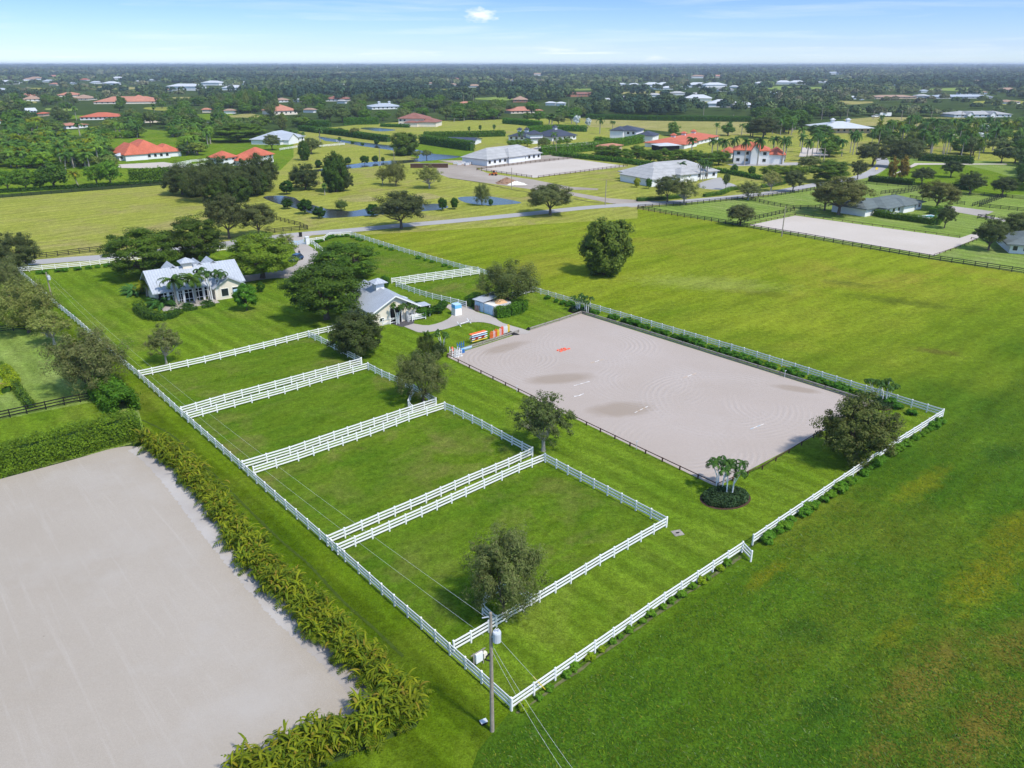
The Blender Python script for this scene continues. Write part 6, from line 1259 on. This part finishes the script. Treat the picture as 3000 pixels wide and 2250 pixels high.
for q_, (x_, y_, a_, b_) in enumerate(CLR): sheet('far_field', [(x_ + a_ * math.cos(u), y_ + b_ * (1 + .3 * math.sin(3 * u + q_)) * math.sin(u)) for u in np.linspace(0, 2 * PI, 14, endpoint=False)], .03, ('dry_turf', 'olive_turf', 'pale_turf')[q_ % 3])
BOX = []   # screen rectangles of buildings to keep partly open
for o in COL.objects:
    if o.parent is None and o.get('category') in ('house', 'villa', 'barn', 'stable', 'pavilion', 'apartments', 'shed', 'tower house', 'gatehouse', 'shelter'):
        pxs = [proj(*(o.matrix_basis @ Vector(v))) for c in o.children for v in ((c.data.vertices[i].co) for i in range(0, len(c.data.vertices), 1))] if o.children else []
        if pxs and o.location.y > 250: BOX.append((min(a[0] for a in pxs), max(a[0] for a in pxs), max(a[1] for a in pxs), min(a[1] for a in pxs)))
def blocked(x, y, ptree=0.0, loose=.05):
    for pl in CLEAR:
        if inside(x, y, pl): return True
    for x_, y_, a_, b_ in CLR:
        if abs(x - x_) < a_ * 1.02 and y_ - b_ * 1.2 < y < y_ + b_ * 1.2 + (y_ - YH) * .2: return RC.random() > .06
    for x0, x1, yb, yt in BOX:
        if x0 - 4 < x < x1 + 4 and yt - 1 < y < yb + 2 + (yb - YH) * (.42 if yb < 310 else .24): return RC.random() > loose
    return False
used = []
def scatter(poly, n, kinds, h, w, labels, group, tints, sp=.7, cat='tree'):
    xs = [p[0] for p in poly]; ys = [p[1] for p in poly]; k_ = 0; tr = 0
    y0, y1 = min(ys), max(ys)
    while k_ < n and tr < n * 60:
        tr += 1; x = RC.uniform(min(xs), max(xs)); y = RC.uniform(y0, y1)
        if not inside(x, y, poly) or blocked(x, y): continue
        q = P(x, y); hh = RC.uniform(*h); ww = RC.uniform(*w)
        if any((q.x - a) ** 2 + (q.y - b) ** 2 < ((ww + c) * .5 * sp) ** 2 for a, b, c in used): continue
        used.append((q.x, q.y, ww)); i = RC.randrange(len(kinds)); plant_at(kinds[i], q.x, q.y, hh, ww, labels[i], cat, group[i] if isinstance(group, list) else group, RC.choice(tints)); k_ += 1
G1 = [(-20, 490), (-20, 385), (120, 378), (340, 372), (480, 385), (560, 395), (640, 420), (640, 452), (540, 470), (340, 470), (330, 500)]
scatter(G1, 150, ['royal', 'coconut', 'royal', 'coconut'], (6.5, 11), (11, 15), ['feathery palm in the dense grove round the salmon-roofed house'] * 4, 'palms of the left grove', [(.75, .9, .75), (1.0, 1.1, .75), (1.4, 1.35, .7)], .33, 'palm')
scatter(G1, 135, ['broadfar', 'oakfar'], (4.5, 8.5), (8, 14), ['leafy broad tree among the palms of the left grove', 'olive tree among the palms of the left grove'], ['leafy trees among the left palms', 'olive trees among the left palms'], [(.7, .95, .7), (1.0, 1.2, .7), (1.5, 1.55, .7), (.55, .75, .6), (1.2, 1.3, .9)], .2)
G2 = [(-20, 385), (-20, 296), (900, 300), (900, 362), (860, 395), (800, 405), (640, 405), (560, 392), (340, 372)]
scatter(G2, 165, ['oakfar', 'broadfar', 'pinefar', 'broadfar'], (7, 12.5), (10, 19), ['grey-green tree among the houses at the left distance', 'dark leafy tree among the houses at the left distance', 'tall slim tree among the houses at the left distance', 'dark leafy tree among the houses at the left distance'], ['grey-green trees at the left distance', 'dark leafy trees at the left distance', 'slim trees at the left distance', 'dark leafy trees at the left distance'], [(.75, .85, .75), (.6, .75, .7), (1.0, 1.0, .8), (.85, 1.0, .7)], .5)
scatter(G2, 36, ['royal', 'fan'], (10, 15), (8, 11), ['tall palm standing out among the left distant trees', 'bushy palm standing out among the left distant trees'], ['tall palms of the left distance', 'bushy palms of the left distance'], [(.65, .8, .75), (.8, .9, .75)], .4, 'palm')
scatter([(760, 400), (700, 300), (900, 296), (905, 345), (860, 378), (830, 405)], 30, ['pinefar', 'broadfar'], (14, 21), (9, 15), ['tall feathery grey-green tree of the high wood above the metal-roofed house', 'tall leafy tree of the high wood above the metal-roofed house'], ['feathery trees of the high wood', 'leafy trees of the high wood'], [(1.1, 1.15, .85), (.8, .95, .8), (.6, .8, .7)], .4)
scatter([(-20, 300), (860, 296), (1000, 300), (1500, 318), (1740, 335), (1700, 350), (1480, 352), (1180, 358), (880, 364), (900, 340)], 120, ['oakfar', 'broadfar'], (8, 14), (10, 18), ['olive tree beyond the pond meadow in the centre distance', 'dark green tree beyond the pond meadow in the centre distance'], ['olive trees in the centre distance', 'dark trees in the centre distance'], [(.7, .8, .75), (.6, .75, .7), (.9, .95, .8), (.8, .95, .7)], .5)
scatter([(1180, 362), (1190, 335), (1500, 335), (1700, 345), (1700, 380), (1600, 384), (1500, 350)], 26, ['oakfar', 'broadfar', 'fan'], (7, 11), (9, 15), ['olive tree between the villa meadow and the tower house', 'leafy tree between the villa meadow and the tower house', 'bushy palm between the villa meadow and the tower house'], ['olive trees near the tower house', 'leafy trees near the tower house', 'palms near the tower house'], [(.8, .85, .75), (.7, .9, .7)], .5)
scatter([(1930, 408), (1960, 385), (2130, 392), (2330, 370), (2330, 420), (2110, 405)], 26, ['royal', 'broadfar'], (8, 12), (8, 12), ['palm behind the orange-roofed barn', 'leafy tree behind the orange-roofed barn'], ['palms behind the orange barn', 'trees behind the orange barn'], [(.6, .8, .7), (.75, .9, .7)], .45)
G3 = [(2300, 470), (2330, 395), (2400, 372), (3020, 374), (3020, 470), (2900, 476), (2700, 470), (2600, 440), (2400, 480)]
scatter(G3, 62, ['royal', 'coconut', 'royal'], (10, 14), (8, 12), ['wind-blown palm in the groves of the right-hand estates'] * 3, 'palms of the right estates', [(.6, .78, .7), (.75, .9, .75), (.95, 1, .75)], .45, 'palm')
scatter(G3, 42, ['broadfar', 'oakfar', 'layered'], (7, 11), (10, 17), ['leafy tree of the right-hand estates', 'grey-olive tree of the right-hand estates', 'flat-topped tree of the right-hand estates'], ['leafy trees of the right estates', 'grey-olive trees of the right estates', 'flat-topped trees of the right estates'], [(.6, .75, .65), (.75, .85, .75), (.8, .9, .55)], .5)
scatter([(2150, 405), (2180, 330), (2480, 348), (2400, 372), (2330, 400)], 26, ['oakfar', 'broadfar'], (8, 13), (12, 20), ['dark tree between the dry fields at the right', 'leafy tree between the dry fields at the right'], ['dark trees between the dry fields', 'leafy trees between the dry fields'], [(.55, .65, .6), (.6, .75, .65)], .5)
scatter([(2730, 520), (2760, 478), (3020, 478), (3020, 560), (2940, 555)], 22, ['oakfar', 'fan', 'broadfar'], (7, 10), (9, 13), ['dark tree at the paved court on the right', 'palm at the paved court on the right', 'leafy tree at the paved court on the right'], ['dark trees at the right court', 'palms at the right court', 'leafy trees at the right court'], [(.5, .6, .6), (.6, .75, .65)], .55)
for i, x in enumerate((1762, 1795, 1830, 1866, 1905, 1945, 1985, 2030, 2070, 2105)):
    q = P(x, 463 + (i % 3) * 3 + (x - 1762) * .06); plant_at('layered', q.x, q.y, 6.2 + (i % 2), 11, 'flat-topped dark green tree in the row behind the white barn arena', 'tree', 'row of flat-topped trees behind the barn arena', (.75, .85, .5))
for i, x in enumerate((1500, 1520, 1545, 1600, 1640, 1660)):
    q = P(x, 432 - i * 1.5); plant_at('broadfar', q.x, q.y, 4.5, 7, 'leafy tree in the strip before the slate-roofed barns', 'tree', 'trees before the slate-roofed barns', (.9, 1.0, .7))
# ------------------------------------------------------------------ distant woods: one mass
def woods():
    rng = np.random.default_rng(5); VV, TT = [], []; d = 560.0
    pal = np.array([(.060, .095, .034), (.040, .074, .036), (.092, .128, .042), (.125, .14, .062), (.028, .056, .034), (.155, .155, .085)])
    while d < 15500:
        sp = max(10.0, d / 95); n = int(2 * .70 * d / sp) + 2
        X = np.linspace(-.70 * d, .70 * d, n) + rng.normal(size=n) * sp * .42; Y = d + rng.normal(size=n) * sp * .4
        for x, y in zip(X, Y):
            px, py, _ = proj(x, y)
            if py > 300 and not (px > 1690 and py < 342): continue
            if py > 206 and blocked(px, py, loose=.05): continue
            s1 = .8 * math.sin(x * .0031 + 1.3 + math.sin(y * .0017)) * math.sin(y * .0032 + .4 + math.sin(x * .002)) + .55 * math.sin(x * .011 + y * .004) * math.sin(y * .009)
            if d < 2600 and s1 > .55 and rng.uniform() < .75: continue
            w = sp * rng.uniform(.75, 1.35) if d > 1200 else rng.uniform(9, 16); h = rng.uniform(8, 15) * (1.0 if s1 < .1 else .75) * (1.0 if d < 4000 else rng.uniform(.8, 1.7))
            nq = 260 if d < 1100 else 100 if d < 2200 else 26
            u = unit(rng, nq); u[:, 2] = np.abs(u[:, 2]) * 1.1 - .15
            r = rng.uniform(.7, 1.05, nq)[:, None]
            C = u * r * np.array([w / 2, w / 2, h * .55]) + np.array([x, y, h * .45])
            N = u + unit(rng, nq) * .6; N /= np.linalg.norm(N, axis=1, keepdims=True)
            V, _q = leafquads(C, N, (w * .082 if d < 1100 else w * .12 if d < 2200 else w * .22), rng, .75)
            i = int(np.clip((s1 + 1.2) * 2.2 + rng.normal() * .75, 0, 5)); c = pal[[4, 1, 0, 2, 3, 5][i]] * rng.uniform(.75, 1.3)
            VV.append(V); TT.append(np.tile(np.append(c, 1), (len(V), 1)))
        d += sp * .85
    V = np.concatenate(VV); Q = np.arange(len(V)).reshape(-1, 4)
    print('woods quads', len(Q))
    tag(link('distant_woods', npmesh('distant_woods', V, Q, 'woods', np.concatenate(TT))), 'dark green woodland stretching to the horizon', 'woods', kind='stuff')
woods()
# ------------------------------------------------------------------ haze, sky, sun, camera
hz = MB().box((0, 7600, 29), (23000, 16600, 60)).build('haze', 'white_paint'); tag(hz, kind='stuff')
m = bpy.data.materials.new('haze_air'); m.use_nodes = True; nt = m.node_tree; nt.nodes.remove(nt.nodes['Principled BSDF'])
pv = nt.nodes.new('ShaderNodeVolumePrincipled'); pv.inputs['Density'].default_value = .0001; pv.inputs['Color'].default_value = (.80, .88, 1, 1); pv.inputs['Anisotropy'].default_value = .2
nt.links.new(pv.outputs[0], nt.nodes['Material Output'].inputs['Volume']); hz.data.materials.clear(); hz.data.materials.append(m)
SEL, SAZ = R(54), math.atan2(-.66, .75)     # sun: right and behind the camera
sd = Vector((math.cos(SAZ) * math.cos(SEL), math.sin(SAZ) * math.cos(SEL), math.sin(SEL)))
sun = bpy.data.lights.new('sun', 'SUN'); sun.energy = 2.55; sun.angle = R(4.5); sun.color = (1, .95, .86)
so = bpy.data.objects.new('sun', sun); COL.objects.link(so); so.rotation_euler = sd.to_track_quat('Z', 'Y').to_euler(); so.location = (0, 0, 60)
w = bpy.data.worlds.new('World'); sc.world = w; w.use_nodes = True; nt = w.node_tree; k = NB(nt); bg = nt.nodes['Background']
sky = k.n('ShaderNodeTexSky', sky_type='NISHITA'); sky.sun_disc = False; sky.sun_elevation = SEL; sky.sun_rotation = PI / 2 - SAZ; sky.air_density = 1.0; sky.dust_density = .3; sky.ozone_density = 2.5
tc = k.n('ShaderNodeTexCoord'); sp_ = k.n('ShaderNodeSeparateXYZ'); k.l(tc.outputs['Generated'], sp_.inputs[0])
tintc = k.ramp(sp_.outputs['Z'], [(0, (.53, .67, .95)), (.017, (.40, .51, .82)), (.045, (.32, .43, .72)), (.085, (.23, .335, .585)), (.3, (.8, .88, .95)), (1, (1.0, 1.0, .98))])
col = k.mix(1.0, sky.outputs[0], tintc, 'MULTIPLY')
def cloudmask(scale, lo, hi, band):
    mp = k.n('ShaderNodeMapping'); mp.inputs['Scale'].default_value = scale; k.l(tc.outputs['Generated'], mp.inputs['Vector'])
    return k.math('MULTIPLY', k.ramp(k.noise(mp.outputs[0], 1.0, 7, .6, .3), [(lo, 0), (hi, 1)]), k.ramp(sp_.outputs['Z'], band))
c1 = cloudmask((9, 9, 130), .57, .70, [(0, 0), (.004, .9), (.016, .5), (.022, 0), (1, 0)])
c2 = cloudmask((4, 4, 75), .50, .80, [(0, .3), (.03, .45), (.07, .35), (.2, .5), (1, .2)])
dirc = Vector(((1408 - CX) / F, CT + (CY - 45) / F * ST, -ST + (CY - 45) / F * CT)).normalized()
vm = k.n('ShaderNodeVectorMath', operation='SUBTRACT'); k.l(tc.outputs['Generated'], vm.inputs[0]); vm.inputs[1].default_value = dirc
mp = k.n('ShaderNodeMapping'); mp.inputs['Scale'].default_value = (50, 50, 125); k.l(vm.outputs[0], mp.inputs['Vector'])
ln = k.n('ShaderNodeVectorMath', operation='LENGTH'); k.l(mp.outputs[0], ln.inputs[0])
mp2 = k.n('ShaderNodeMapping'); mp2.inputs['Scale'].default_value = (70, 70, 170); k.l(tc.outputs['Generated'], mp2.inputs['Vector'])
c3 = k.ramp(k.math('ADD', ln.outputs['Value'], k.math('MULTIPLY', k.math('SUBTRACT', k.noise(mp2.outputs[0], 1, 6, .65), .5), 2.2)), [(.25, .9), (1.0, 0)])
cm = k.math('MINIMUM', k.math('ADD', k.math('ADD', c1, c2), c3), .95)
col = k.mix(cm, col, (4.1, 4.35, 4.65)); k.l(col, bg.inputs['Color']); bg.inputs['Strength'].default_value = .148
cam = bpy.data.cameras.new('camera'); co = bpy.data.objects.new('camera', cam); COL.objects.link(co); co.location = (0, 0, CH); co.rotation_euler = (PI / 2 - TH, 0, 0)
cam.sensor_width = 36; cam.lens = 36 * F / 3000; cam.clip_start = .5; cam.clip_end = 40000; sc.camera = co
sc.view_settings.view_transform = 'Standard'; sc.view_settings.look = 'None'; sc.view_settings.gamma = 1; sc.view_settings.exposure = 0.84
sc.cycles.max_bounces = 6; sc.cycles.diffuse_bounces = 2; sc.cycles.transmission_bounces = 2; sc.cycles.volume_bounces = 0; sc.cycles.transparent_max_bounces = 4
